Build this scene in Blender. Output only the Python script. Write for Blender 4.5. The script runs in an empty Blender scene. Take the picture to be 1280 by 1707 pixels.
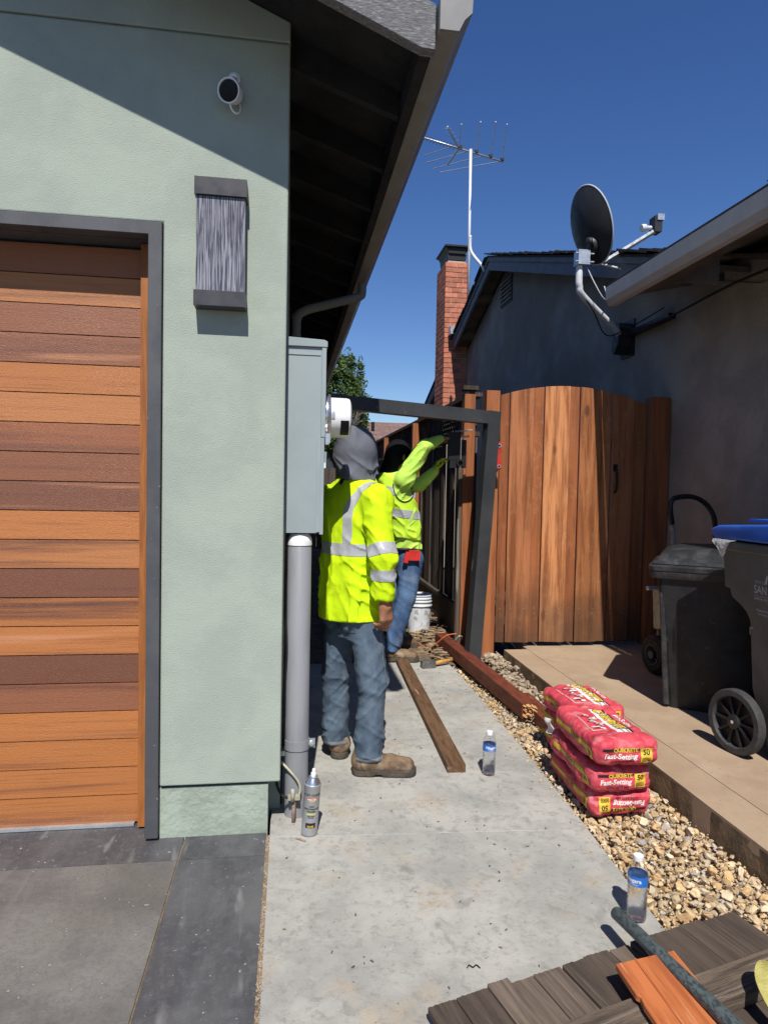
import bpy, bmesh, math, random
import numpy as np
from mathutils import Vector, Matrix
from mathutils.bvhtree import BVHTree
random.seed(7); np.random.seed(7)
S = bpy.context.scene
C = S.collection

# ------------------------------------------------------------------ camera, sky, sun, exposure
cd = bpy.data.cameras.new('camera'); cam = bpy.data.objects.new('camera', cd); C.objects.link(cam)
cf = Vector((0.14142106, 0.98925392, -0.03710483)); cr = Vector((0.98984914, -0.14077357, 0.01953146)); cu = Vector((-0.01409819, 0.03949035, 0.99912049))
m = Matrix.Identity(4)
for i in range(3):
    m[i][0] = cr[i]; m[i][1] = cu[i]; m[i][2] = -cf[i]; m[i][3] = (0, 0, 1.4)[i]
cam.matrix_world = m
cd.sensor_fit = 'VERTICAL'; cd.sensor_height = 36; cd.lens = 1106.5 / 1707 * 36; cd.clip_start = .05; cd.clip_end = 2000
S.camera = cam
SUN = Vector((-0.060, -0.606, 0.792)).normalized()          # towards the sun
w = bpy.data.worlds.new('World'); S.world = w; w.use_nodes = True
wn = w.node_tree.nodes; wl = w.node_tree.links
bg = wn['Background']; sky = wn.new('ShaderNodeTexSky'); sky.sky_type = 'NISHITA'; sky.sun_disc = False
sky.sun_elevation = math.asin(SUN.z); sky.sun_rotation = math.atan2(SUN.x, SUN.y)
sky.altitude = 300; sky.air_density = 1.0; sky.dust_density = .08; sky.ozone_density = 3.0
hs = wn.new('ShaderNodeHueSaturation'); hs.inputs['Saturation'].default_value = 1.24; hs.inputs['Hue'].default_value = .513; hs.inputs['Value'].default_value = 1.0
wl.new(sky.outputs[0], hs.inputs['Color']); wl.new(hs.outputs[0], bg.inputs['Color']); bg.inputs['Strength'].default_value = .088
sd = bpy.data.lights.new('sun', 'SUN'); sd.energy = 4.9; sd.angle = math.radians(.53); sd.color = (1, .955, .88)
so = bpy.data.objects.new('sun', sd); C.objects.link(so); so.rotation_euler = SUN.to_track_quat('Z', 'Y').to_euler(); so.location = (-3, -8, 12)
S.view_settings.view_transform = 'Standard'; S.view_settings.look = 'None'; S.view_settings.gamma = 1; S.view_settings.use_curve_mapping = False
S.view_settings.exposure = 0.30
S.render.engine = 'CYCLES'

# ------------------------------------------------------------------ materials
def mat(name, c1, c2=None, scale=6, stretch=(1, 1, 1), detail=6, lo=.38, hi=.62, rough=.75, bump=.25, bscale=90, bdist=.003, bstretch=(1, 1, 1),
        c3=None, s3=2.0, t3=(.55, .7), a3=1.0, speck=None, sps=120, spt=(.68, .72), metal=0, spec=.4, objcol=False, rv=0.0, knots=None, grain=None,
        alpha=None, trans=0, ior=1.45, coat=0, streak=None, shift=True, low=.0, attr=False, fine=None, zst=None):
    M = bpy.data.materials.new(name); M.use_nodes = True; N = M.node_tree.nodes; L = M.node_tree.links
    b = N['Principled BSDF']; tc = N.new('ShaderNodeTexCoord'); oi = N.new('ShaderNodeObjectInfo')
    add = N.new('ShaderNodeVectorMath'); add.operation = 'MULTIPLY_ADD'
    comb = N.new('ShaderNodeCombineXYZ')
    for k, q in enumerate((37., 53., 71.)):
        mm = N.new('ShaderNodeMath'); mm.operation = 'MULTIPLY'; mm.inputs[1].default_value = q if shift else 0; L.new(oi.outputs['Random'], mm.inputs[0]); L.new(mm.outputs[0], comb.inputs[k])
    add.inputs[1].default_value = (1, 1, 1); L.new(tc.outputs['Object'], add.inputs[0]); L.new(comb.outputs[0], add.inputs[2])
    co = add.outputs[0]
    def mp(st, sc=1.0):
        q = N.new('ShaderNodeMapping'); q.inputs['Scale'].default_value = [s * sc for s in st]; L.new(co, q.inputs['Vector']); return q.outputs[0]
    def noi(vec, sc, det=6, ro=.6, dist=0):
        q = N.new('ShaderNodeTexNoise'); q.inputs['Scale'].default_value = sc; q.inputs['Detail'].default_value = det; q.inputs['Roughness'].default_value = ro; q.inputs['Distortion'].default_value = dist
        L.new(vec, q.inputs['Vector']); return q.outputs['Fac']
    def rng(v, a, z, o0=0, o1=1):
        q = N.new('ShaderNodeMapRange'); q.interpolation_type = 'SMOOTHSTEP'
        for k, x in zip(('From Min', 'From Max', 'To Min', 'To Max'), (a, z, o0, o1)): q.inputs[k].default_value = x
        L.new(v, q.inputs['Value']); return q.outputs['Result']
    def mix(f, A, B, mode='MIX'):
        q = N.new('ShaderNodeMix'); q.data_type = 'RGBA'; q.blend_type = mode
        if isinstance(f, float): q.inputs[0].default_value = f
        else: L.new(f, q.inputs[0])
        for s, x in ((6, A), (7, B)):
            if isinstance(x, tuple): q.inputs[s].default_value = (*x, 1)
            else: L.new(x, q.inputs[s])
        return q.outputs[2]
    base = c1
    if objcol: base = oi.outputs['Color']
    if attr:
        an = N.new('ShaderNodeAttribute'); an.attribute_name = 'tint'; base = an.outputs['Color']
    if c2 is not None:
        f = rng(noi(mp(stretch), scale, detail, .62, .3), lo, hi)
        base = mix(f, base, c2)
    if grain:                                                   # (stretch, scale, strength, colour)
        gs, gsc, gst, gc = grain
        f = rng(noi(mp(gs), gsc, 8, .7, .6), .5, .68, 0, gst); base = mix(f, base, gc)
    if c3 is not None:
        f = rng(noi(mp((1, 1, 1)), s3, 4, .55, .2), t3[0], t3[1], 0, a3); base = mix(f, base, c3)
    if fine:                                                    # (scale, lo, hi, colour, amount)
        f = rng(noi(mp((1, 1, 1)), fine[0], 10, .78, .4), fine[1], fine[2], 0, fine[4]); base = mix(f, base, fine[3])
    if zst:                                                     # (z low, z high, colour, amount) mildew rising from the foot
        sp_ = N.new('ShaderNodeSeparateXYZ'); L.new(tc.outputs['Object'], sp_.inputs[0])
        n1 = N.new('ShaderNodeMath'); n1.operation = 'MULTIPLY_ADD'; n1.inputs[1].default_value = -1.1; L.new(noi(tc.outputs['Object'], 3.2, 5, .6), n1.inputs[0]); L.new(sp_.outputs[2], n1.inputs[2])
        f = rng(n1.outputs[0], zst[0], zst[1], zst[3], 0); base = mix(f, base, zst[2])
    if knots:                                                   # (stretch, scale, colour)
        v = N.new('ShaderNodeTexVoronoi'); v.inputs['Scale'].default_value = knots[1]; L.new(mp(knots[0]), v.inputs['Vector'])
        f = rng(v.outputs['Distance'], .05, .13, .85, 0); base = mix(f, base, knots[2])
    if streak:                                                  # (stretch, scale, lo, hi, colour)
        f = rng(noi(mp(streak[0]), streak[1], 3, .5, .4), streak[2], streak[3]); base = mix(f, base, streak[4])
    if speck is not None:
        f = rng(noi(mp((1, 1, 1)), sps, 2, .5), spt[0], spt[1], 0, .8); base = mix(f, base, speck)
    if rv:
        q = N.new('ShaderNodeHueSaturation'); L.new(rng(oi.outputs['Random'], 0, 1, 1 - rv, 1 + rv), q.inputs['Value'])
        if isinstance(base, tuple): q.inputs['Color'].default_value = (*base, 1)
        else: L.new(base, q.inputs['Color'])
        base = q.outputs[0]
    if isinstance(base, tuple): b.inputs['Base Color'].default_value = (*base, 1)
    else: L.new(base, b.inputs['Base Color'])
    b.inputs['Metallic'].default_value = metal; b.inputs['Specular IOR Level'].default_value = spec
    if c2 is not None and not trans:
        L.new(rng(noi(mp((1, 1, 1)), scale * 2.3, 5), .3, .7, max(.03, rough - .09), min(1, rough + .09)), b.inputs['Roughness'])
    else: b.inputs['Roughness'].default_value = rough
    b.inputs['Transmission Weight'].default_value = trans; b.inputs['IOR'].default_value = ior; b.inputs['Coat Weight'].default_value = coat
    if alpha is not None: b.inputs['Alpha'].default_value = alpha
    if bump:
        bp = N.new('ShaderNodeBump'); bp.inputs['Strength'].default_value = bump; bp.inputs['Distance'].default_value = bdist
        h = noi(mp(bstretch), bscale, 4, .6)
        if low:
            h2 = noi(mp((1, 1, 1)), bscale * .12, 3, .5); q = N.new('ShaderNodeMath'); q.operation = 'MULTIPLY_ADD'; q.inputs[1].default_value = low
            L.new(h2, q.inputs[0]); L.new(h, q.inputs[2]); h = q.outputs[0]
        L.new(h, bp.inputs['Height']); L.new(bp.outputs[0], b.inputs['Normal'])
    return M

GZ = (14, 14, 1); GX = (1, 14, 14); GY = (14, 1, 14)
m_stucco = mat('green_stucco', (.345, .392, .335), (.312, .35, .305), 3, rough=.95, bump=.6, bscale=190, bdist=.004, spec=.15, shift=False, low=.5, streak=((1, 1, .25), 2.2, .62, .85, (.295, .335, .285)))
m_stucco_rough = mat('rough_green_stucco', (.33, .385, .325), (.27, .315, .26), 6, rough=.95, bump=.6, bscale=30, bdist=.012, spec=.15, low=1)
m_trim = mat('grey_trim_paint', (.085, .088, .095), (.065, .068, .075), 5, rough=.5, bump=.08, bscale=60, speck=(.25, .25, .25), sps=60, spt=(.74, .76))
m_slat = mat('wood_door_slat', (.3, .1, .03), (.12, .045, .028), 1.3, (.3, 9, 9), 5, .50, .72, .45, .8, 70, .0025, (1.2, 9, 9), objcol=True, grain=((.5, 30, 30), 5, .5, (.15, .045, .02)), streak=((.4, 12, 12), 1.7, .60, .78, (.50, .22, .10)), spec=.6, rv=.06)
m_stop = mat('orange_wood_stop', (.34, .125, .032), (.24, .08, .022), 4, GZ, rough=.6, bump=.2, bscale=30, bstretch=GZ)
m_fascia = mat('grey_rough_fascia', (.15, .15, .155), (.10, .10, .105), 30, (1, 6, 6), rough=.8, bump=1, bscale=90, bdist=.004, bstretch=(.6, 1.5, 1.5), streak=((.6, 3, 3), 60, .56, .62, (.22, .22, .23)))
m_soffit = mat('shade_darkened_soffit', (.022, .021, .022), (.014, .014, .015), 8, rough=.9, bump=.3, bscale=40)  # same grey paint as the rake, eave shade put into the colour
m_gutter = mat('grey_gutter_metal', (.22, .215, .22), (.19, .185, .18), 4, rough=.45, bump=.05, bscale=8, spec=.4)
m_down = mat('olive_downspout', (.20, .20, .17), (.17, .17, .145), 5, rough=.6, bump=.05)
m_dark_conc = mat('dark_stained_concrete', (.18, .172, .16), (.105, .10, .097), 2.6, (1, 1, 1), 9, .36, .66, .7, .35, 160, .003, c3=(.13, .12, .105), s3=1.7, t3=(.5, .72), a3=.75, speck=(.34, .33, .30), sps=55, spt=(.70, .76), streak=((3.5, .7, 1), 3.2, .56, .8, (.16, .155, .145)), fine=(55, .42, .74, (.07, .067, .065), .6))
m_dark_strip = mat('charcoal_concrete_strip', (.092, .092, .097), (.056, .056, .062), 3, (2, .7, 1), 9, .36, .66, .6, .35, 160, .003, c3=(.12, .12, .12), s3=3, t3=(.56, .74), a3=.6, speck=(.38, .38, .37), sps=60, spt=(.70, .76), fine=(34, .47, .66, (.12, .12, .125), .55), streak=((2.5, .5, 1), 5, .62, .74, (.17, .17, .17)))
m_conc = mat('grey_concrete', (.39, .378, .345), (.285, .28, .262), 3.2, (1, 1, 1), 12, .36, .66, .85, .45, 170, .003, c3=(.37, .285, .18), s3=4.2, t3=(.55, .75), a3=.55, speck=(.14, .13, .11), sps=60, spt=(.71, .77), streak=((1.4, 1, 1), 9, .60, .78, (.22, .215, .20)), low=1.2, fine=(26, .47, .68, (.20, .195, .18), .75))
m_tan = mat('tan_concrete', (.36, .265, .18), (.30, .215, .145), 3, (1, 1, 1), 9, .36, .68, .85, .3, 180, .002, speck=(.12, .085, .06), sps=60, spt=(.71, .74), c3=(.40, .31, .22), s3=4, a3=.5, fine=(22, .5, .7, (.25, .18, .12), .5))
m_tanside = mat('kerb_side_concrete', (.20, .14, .085), (.11, .08, .05), 9, rough=.95, bump=1, bscale=60, bdist=.006)
m_dirt = mat('dirt', (.17, .125, .082), (.10, .072, .047), 9, rough=.95, bump=1, bscale=45, bdist=.02, speck=(.3, .24, .17), sps=50, spt=(.62, .68))
m_rock = mat('gravel_stone', (.42, .31, .185), (.22, .15, .09), 45, rough=.9, bump=.9, bscale=150, bdist=.003, lo=.5, hi=.72, streak=((1, 1, 1), 70, .62, .7, (.55, .45, .32)), shift=False, attr=True)
m_rubble = mat('rubble', (.42, .34, .25), (.26, .20, .14), 14, rough=.95, bump=1, bscale=70, bdist=.006, shift=False)
m_chip = mat('wood_chips', (.32, .23, .14), (.15, .10, .06), 12, rough=.9, bump=.5, bscale=60, shift=False)
m_gate = mat('cedar_gate_board', (.31, .125, .042), (.21, .068, .022), 2.2, (9, 9, .6), 6, .4, .66, .65, .5, 40, .002, GZ, knots=((1, 1, .45), 4.2, (.10, .035, .015)), grain=((24, 24, .9), 3, .6, (.13, .045, .018)), rv=.22, objcol=True, zst=(-.55, .25, (.055, .035, .022), .75), fine=(9, .52, .7, (.46, .26, .13), .35))
m_cedar = mat('red_cedar', (.30, .105, .038), (.19, .06, .022), 2.2, (9, 9, .6), 6, .4, .66, .65, .5, 40, .002, GZ, knots=((1, 1, .45), 3, (.10, .035, .015)), rv=.15)
m_redpost = mat('red_brown_stain', (.155, .040, .022), (.095, .024, .014), 6, (8, 1, 8), 6, .4, .66, .55, .4, 40, .002, GY, speck=(.35, .22, .16), sps=45, spt=(.72, .76), streak=((5, .8, 5), 7, .66, .8, (.3, .16, .11)))
m_split = mat('broken_wood', (.75, .47, .22), (.5, .27, .11), 30, rough=.9, bump=1, bscale=60, bdist=.01)
m_plank = mat('old_brown_plank', (.145, .078, .040), (.075, .04, .02), 4, (10, 1, 10), 8, .4, .66, .8, .7, 40, .003, GY, streak=((7, .9, 7), 5, .62, .75, (.3, .2, .12)))
m_oldfence = mat('weathered_fence_board', (.095, .072, .055), (.045, .034, .027), 3, (12, 12, .5), 8, .4, .66, .9, .8, 35, .003, GZ, rv=.35, streak=((16, 16, .6), 3, .62, .72, (.19, .17, .15)))
m_oldlay = mat('weathered_grey_board', (.125, .094, .073), (.065, .048, .038), 3, (18, 1.2, 18), 9, .32, .72, .9, .6, 70, .0015, (8, .5, 8), rv=.32, knots=((1, .35, 1), 2.6, (.03, .02, .016)), streak=((46, 1.2, 46), 3.4, .58, .8, (.19, .155, .125)), fine=(14, .5, .7, (.07, .05, .04), .6))
m_oldrail = mat('weathered_grey_rail', (.15, .112, .082), (.06, .045, .034), 3, (1.2, 16, 16), 9, .38, .66, .9, 1, 30, .004, GX, streak=((.8, 18, 18), 3.4, .58, .7, (.23, .19, .155)))
m_orange = mat('orange_stained_board', (.50, .16, .055), (.34, .095, .032), 3, (10, 1, 10), 6, .42, .66, .55, .35, 36, .002, GY, streak=((12, .8, 12), 3, .6, .72, (.60, .27, .13)))
m_pipe = mat('worn_teal_pipe', (.085, .11, .115), (.040, .05, .052), 130, (1, .4, 1), 8, .46, .58, .5, .6, 70, .002, speck=(.28, .26, .22), sps=80, spt=(.7, .76))
m_frame = mat('charcoal_steel', (.042, .044, .048), (.032, .034, .038), 4, rough=.42, bump=.06, bscale=40, speck=(.2, .2, .2), sps=30, spt=(.76, .79), streak=((1, 1, .3), 14, .7, .74, (.16, .16, .16)))
m_black = mat('black_plastic', (.012, .012, .013), (.02, .02, .021), 9, rough=.45, bump=.12, bscale=60, streak=((1, 1, 1), 22, .66, .8, (.07, .07, .07)))
m_lid = mat('dusty_black_lid', (.022, .023, .025), (.055, .055, .055), 9, (1, 1, 1), 8, .45, .7, .4, .2, 60, fine=(30, .52, .7, (.10, .10, .10), .6))
m_rubber = mat('rubber', (.018, .018, .018), (.03, .03, .03), 30, rough=.75, bump=.2)
m_wheelgrey = mat('grey_tyre', (.05, .05, .05), (.035, .035, .035), 30, rough=.7, bump=.2)
m_bin = mat('grey_bin_plastic', (.12, .118, .108), (.10, .098, .09), 4, rough=.5, bump=.06, bscale=90, streak=((1, 1, .4), 30, .7, .76, (.2, .2, .19)))
m_blue = mat('blue_lid_plastic', (.03, .13, .55), (.025, .10, .45), 5, rough=.38, bump=.05)
m_film = mat('clear_plastic_film', (.9, .9, .9), rough=.25, bump=.9, bscale=30, bdist=.01, alpha=.42, spec=.8)
m_housewall = mat('dark_grey_stucco', (.34, .31, .26), (.27, .248, .21), 2.5, rough=.95, bump=.9, bscale=35, bdist=.01, spec=.1, low=1.0, c3=(.21, .185, .15), s3=.7, t3=(.45, .65), a3=.7)
m_rake = mat('blue_grey_trim', (.17, .18, .20), (.14, .15, .165), 5, rough=.7, bump=.2, bscale=60)
m_beige = mat('beige_gutter', (.46, .44, .40), (.38, .36, .33), 2, rough=.5, bump=.05, bscale=10)
m_soff2 = mat('beige_soffit', (.13, .11, .09), (.09, .078, .064), 6, rough=.9, bump=.2)
m_shingle = mat('asphalt_shingle', (.06, .052, .05), (.035, .032, .032), 30, rough=.95, bump=.8, bscale=120, rv=.3)
m_brick = mat('red_brick', (.48, .18, .11), (.38, .13, .08), 14, rough=.9, bump=.6, bscale=90, rv=.2)
m_mortar = mat('mortar', (.45, .38, .31), (.36, .30, .25), 20, rough=.95, bump=.6, bscale=120)
m_tile = mat('brown_roof_tile', (.20, .125, .105), (.145, .09, .075), 12, rough=.9, bump=.4, rv=.12)
m_wallfar = mat('pale_wall', (.4, .36, .3), (.34, .3, .25), 4, rough=.9)
m_blackmetal = mat('black_metal', (.010, .010, .011), rough=.5, bump=.1)
m_galv = mat('galvanised_metal', (.52, .55, .58), (.42, .45, .48), 14, rough=.38, metal=.6, bump=.08)
m_whitepole = mat('white_pole', (.62, .64, .66), (.52, .54, .56), 9, rough=.5, bump=.05)
m_dish = mat('dark_grey_dish', (.030, .031, .035), (.022, .023, .026), 6, rough=.5, bump=.04)
m_dishrim = mat('light_dish_face', (.42, .43, .45), rough=.5, bump=0)
m_panel = mat('panel_grey_paint', (.285, .33, .34), (.26, .305, .315), 3, rough=.42, bump=.04, bscale=30, speck=(.5, .52, .53), sps=26, spt=(.77, .79), spec=.45)
m_pvc = mat('grey_pvc', (.235, .245, .265), (.19, .20, .215), 3, (3, 3, .5), rough=.4, bump=.05, streak=((2, 2, .4), 9, .62, .78, (.33, .33, .32)))
m_white = mat('white_plastic', (.78, .79, .80), (.70, .71, .72), 8, rough=.4, bump=.03)
m_bucket = mat('scuffed_white_bucket', (.72, .74, .77), (.60, .62, .65), 8, rough=.5, bump=.1, streak=((1, 1, 1), 18, .6, .64, (.36, .38, .4)))
m_glass = mat('clear_glass', (.95, .97, .97), rough=.03, bump=0, trans=1, ior=1.45)
m_pet = mat('clear_bottle_plastic', (.97, .98, .99), rough=.04, bump=0, trans=1, ior=1.2)
m_water = mat('water', (.98, .99, 1), rough=.0, bump=.5, bscale=60, bdist=.01, trans=.96, ior=1.2)
m_lampcap = mat('lamp_dark_metal', (.055, .055, .062), (.045, .045, .05), 9, rough=.42, bump=.05)
m_lampglass = mat('streaked_lamp_glass', (.055, .055, .07), (.085, .085, .105), 8, (4, 4, 1), rough=.35, bump=.3, bscale=30, bstretch=(6, 6, .5), streak=((34, 4, .75), 8, .50, .56, (.26, .265, .31)))
m_hivis = mat('hi_vis_yellow', (.60, .84, .010), (.52, .74, .012), 4, rough=.85, bump=.35, bscale=260, bdist=.001, spec=.15, shift=False, low=6)
m_hivis2 = mat('hi_vis_lime_shirt', (.50, .78, .12), (.46, .72, .11), 5, rough=.85, bump=.3, bscale=200, bdist=.001, spec=.15, shift=False)
m_hivis3 = mat('hi_vis_vest', (.55, .84, .05), (.50, .78, .05), 5, rough=.85, bump=.3, bscale=200, bdist=.001, spec=.15, shift=False)
m_reflect = mat('reflective_tape', (.42, .43, .46), (.37, .38, .41), 40, rough=.4, bump=.3, bscale=120, bdist=.001, spec=.6)
m_hood = mat('grey_hood_cloth', (.135, .145, .175), (.115, .122, .15), 8, rough=.95, bump=.3, bscale=250, bdist=.001, spec=.1, shift=False)
m_jean = mat('blue_grey_denim', (.105, .145, .195), (.048, .068, .10), 7, (1, 1, .6), 9, .36, .66, .9, .7, 260, .0012, spec=.1, shift=False, c3=(.17, .21, .25), s3=9, t3=(.45, .8), a3=.45, low=3, fine=(60, .45, .7, (.085, .12, .17), .6))
m_jean2 = mat('blue_denim', (.085, .15, .27), (.035, .065, .14), 5, (1, 1, .6), 8, .36, .64, .9, .5, 300, .001, spec=.1, shift=False, c3=(.22, .26, .30), s3=5, t3=(.48, .8), a3=.5, fine=(60, .45, .7, (.05, .09, .16), .6))
m_seam = mat('denim_seam', (.17, .19, .21), rough=.9, bump=.3, bscale=300)
m_boot = mat('brown_leather_boot', (.20, .135, .08), (.095, .06, .036), 14, rough=.75, bump=.5, bscale=80, bdist=.002, shift=False, streak=((1, 1, 1), 12, .56, .74, (.30, .24, .165)))
m_sole = mat('boot_sole', (.085, .07, .055), (.05, .042, .034), 20, rough=.85, bump=.4, bscale=90)
m_skin = mat('skin', (.34, .16, .095), (.28, .12, .07), 25, rough=.55, bump=.25, bscale=200, bdist=.0008, spec=.35)
m_darkcloth = mat('black_cloth', (.008, .008, .010), (.012, .012, .014), 12, rough=1, bump=.3, bscale=200, spec=.02)
m_red = mat('red_plastic', (.55, .03, .025), (.42, .025, .02), 12, rough=.4, bump=.05)
m_bag = mat('red_paper_bag', (.60, .070, .095), (.48, .045, .068), 7, rough=.55, bump=1.0, bscale=42, bdist=.006, spec=.4, low=1.5, c3=(.66, .27, .27), s3=14, t3=(.50, .74), a3=.75)
m_yellow = mat('bag_yellow_print', (.68, .47, .045), (.60, .40, .04), 30, rough=.6, bump=.5, bscale=30, bdist=.004)
m_ink = mat('black_ink', (.02, .016, .02), rough=.6, bump=0)
m_inkw = mat('white_ink', (.72, .66, .63), rough=.6, bump=0)
m_inkdk = mat('dark_red_ink', (.10, .012, .018), rough=.6, bump=0)
m_can = mat('grey_spray_can', (.36, .365, .37), (.33, .335, .34), 20, rough=.35, metal=.45, bump=.03)
m_chrome = mat('bright_metal', (.62, .63, .64), rough=.25, metal=.9, bump=.05)
m_labelblue = mat('blue_label', (.02, .16, .52), (.02, .12, .42), 20, rough=.35, bump=.05)
m_brass = mat('cream_painted_brass', (.42, .42, .33), (.32, .30, .22), 20, rough=.6, metal=.1, bump=.3)
m_rust = mat('rusty_rod', (.22, .12, .08), (.30, .26, .22), 20, rough=.8, bump=.5)
m_leaf = mat('tree_foliage', (.050, .085, .018), (.03, .055, .012), 1.6, rough=.6, bump=0, shift=False, spec=.3, attr=True)
m_twig = mat('dead_twigs', (.24, .21, .18), rough=.9, bump=0)
m_bark = mat('bark', (.09, .065, .045), (.05, .035, .025), 8, GZ, rough=.95, bump=.8, bscale=30)
m_cable = mat('black_cable', (.012, .012, .012), rough=.6, bump=0)
m_cord = mat('orange_string', (.62, .16, .06), rough=.8, bump=0)
m_strap = mat('yellow_webbing', (.42, .38, .13), (.34, .30, .09), 30, rough=.8, bump=1, bscale=20, bdist=.004, bstretch=(1, 12, 1))
m_steelhead = mat('hammer_steel', (.12, .115, .11), (.2, .195, .19), 30, rough=.5, metal=.5, bump=.3)
m_yhandle = mat('hammer_handle', (.55, .30, .08), (.4, .2, .05), 20, rough=.6, bump=.2)
m_glove = mat('yellow_glove', (.45, .55, .03), rough=.8, bump=.3)
m_redlabel = mat('red_ink', (.6, .04, .04), rough=.5, bump=0)
m_lens = mat('black_lens', (.004, .004, .005), rough=.35, bump=0, spec=.25)

# ------------------------------------------------------------------ object helpers
def wloc(o):
    v = Vector((0, 0, 0))
    while o is not None: v += o.location; o = o.parent
    return v
def tag(o, label=None, cat=None, group=None, kind=None):
    if label: o['label'] = label
    if cat: o['category'] = cat
    if group: o['group'] = group
    if kind: o['kind'] = kind
    return o
def thing(name, label, cat, loc=(0, 0, 0), rotz=0, group=None):
    o = bpy.data.objects.new(name, None); o.empty_display_size = .05; C.objects.link(o); o.location = loc; o.rotation_euler = (0, 0, rotz)
    return tag(o, label, cat, group)
def finish_bm(bm, bevel=0, seg=1):
    if bevel: bmesh.ops.bevel(bm, geom=[e for e in bm.edges if len(e.link_faces) == 2 and e.calc_face_angle(0) > .5], offset=bevel, segments=seg, affect='EDGES', profile=.5, clamp_overlap=True)
def part(name, bm, mt, parent=None, smooth=False, bevel=0, local=False, seg=1, loc=None):
    finish_bm(bm, bevel, seg)
    me = bpy.data.meshes.new(name)
    off = Vector((0, 0, 0)) if (local or parent is None) else wloc(parent)
    if loc is not None: off = Vector(loc)
    if off.length > 0: bmesh.ops.translate(bm, verts=bm.verts, vec=-off)
    bm.normal_update(); bm.to_mesh(me); bm.free()
    for f in me.polygons: f.use_smooth = bool(smooth)
    if smooth == 'auto':
        for f in me.polygons: f.use_smooth = True
        me.set_sharp_from_angle(angle=math.radians(40))
    me.materials.append(mt)
    o = bpy.data.objects.new(name, me); C.objects.link(o)
    if parent is not None: o.parent = parent
    if loc is not None: o.location = Vector(loc) - (wloc(parent) if parent is not None and not local else Vector((0, 0, 0)))
    return o
def struct(name, bm, mt, **k): return tag(part(name, bm, mt, **k), kind='structure')
def B(): return bmesh.new()
def box(bm, x0, x1, y0, y1, z0, z1, M=None, taper=None):
    vs = [bm.verts.new((x, y, z)) for z in (z0, z1) for y in (y0, y1) for x in (x0, x1)]
    if M is not None:
        for v in vs: v.co = M @ v.co
    for f in ((0, 2, 3, 1), (4, 5, 7, 6), (0, 1, 5, 4), (2, 6, 7, 3), (0, 4, 6, 2), (1, 3, 7, 5)): bm.faces.new([vs[i] for i in f])
    return bm
def bx(*a): return box(B(), *a)
def prism(bm, poly, axis, a, b):
    """extrude a 2D polygon along an axis; polygon coords are the other two axes in xyz order"""
    def P(p, t):
        return {'x': (t, p[0], p[1]), 'y': (p[0], t, p[1]), 'z': (p[0], p[1], t)}[axis]
    A = [bm.verts.new(P(p, a)) for p in poly]; Z = [bm.verts.new(P(p, b)) for p in poly]
    n = len(poly)
    bm.faces.new(A); bm.faces.new(Z[::-1])
    for i in range(n): bm.faces.new((A[i], Z[i], Z[(i + 1) % n], A[(i + 1) % n]))
    bmesh.ops.recalc_face_normals(bm, faces=bm.faces)
    return bm
def tube(bm, pts, r, n=10, cap=True, closed=False):
    pts = [Vector(p) for p in pts]; rs = r if isinstance(r, (list, tuple)) else [r] * len(pts)
    rings = []; up = None
    for i, p in enumerate(pts):
        a = pts[max(i - 1, 0)]; b = pts[min(i + 1, len(pts) - 1)]; t = (b - a).normalized()
        if up is None:
            up = Vector((0, 0, 1)) if abs(t.z) < .9 else Vector((1, 0, 0))
        s = t.cross(up).normalized(); up = s.cross(t).normalized()
        rings.append([bm.verts.new(p + (s * math.cos(q * 2 * math.pi / n) + up * math.sin(q * 2 * math.pi / n)) * rs[i]) for q in range(n)])
    for i in range(len(rings) - 1):
        for q in range(n): bm.faces.new((rings[i][q], rings[i][(q + 1) % n], rings[i + 1][(q + 1) % n], rings[i + 1][q]))
    if cap: bm.faces.new(rings[0][::-1]); bm.faces.new(rings[-1])
    return bm
def T(pts, r, n=10): return tube(B(), pts, r, n)
def lathe(bm, prof, M=Matrix.Identity(4), n=24, a0=0, a1=2 * math.pi):
    """profile of (r, z)"""
    full = abs(a1 - a0 - 2 * math.pi) < 1e-6; k = n if full else n + 1
    rings = [[bm.verts.new(M @ Vector((r * math.cos(a0 + (a1 - a0) * q / n), r * math.sin(a0 + (a1 - a0) * q / n), z))) for q in range(k)] for r, z in prof]
    for i in range(len(rings) - 1):
        for q in range(n):
            bm.faces.new((rings[i][q], rings[i][(q + 1) % k], rings[i + 1][(q + 1) % k], rings[i + 1][q]))
    if full:
        if prof[0][0] > 1e-4: bm.faces.new(rings[0][::-1])
        if prof[-1][0] > 1e-4: bm.faces.new(rings[-1])
    bmesh.ops.remove_doubles(bm, verts=bm.verts, dist=1e-5)
    return bm
def axM(o, d, up=(0, 0, 1)):
    d = Vector(d).normalized(); q = d.to_track_quat('Z', 'Y').to_matrix().to_4x4(); q.translation = Vector(o); return q
def smoothpath(pts, n=6):
    P = [Vector(p) for p in pts]; out = []
    for i in range(len(P) - 1):
        p0 = P[max(i - 1, 0)]; p1 = P[i]; p2 = P[i + 1]; p3 = P[min(i + 2, len(P) - 1)]
        for k in range(n):
            t = k / n; out.append(.5 * ((2 * p1) + (p2 - p0) * t + (2 * p0 - 5 * p1 + 4 * p2 - p3) * t * t + (3 * p1 - p0 - 3 * p2 + p3) * t ** 3))
    out.append(P[-1]); return out

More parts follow.
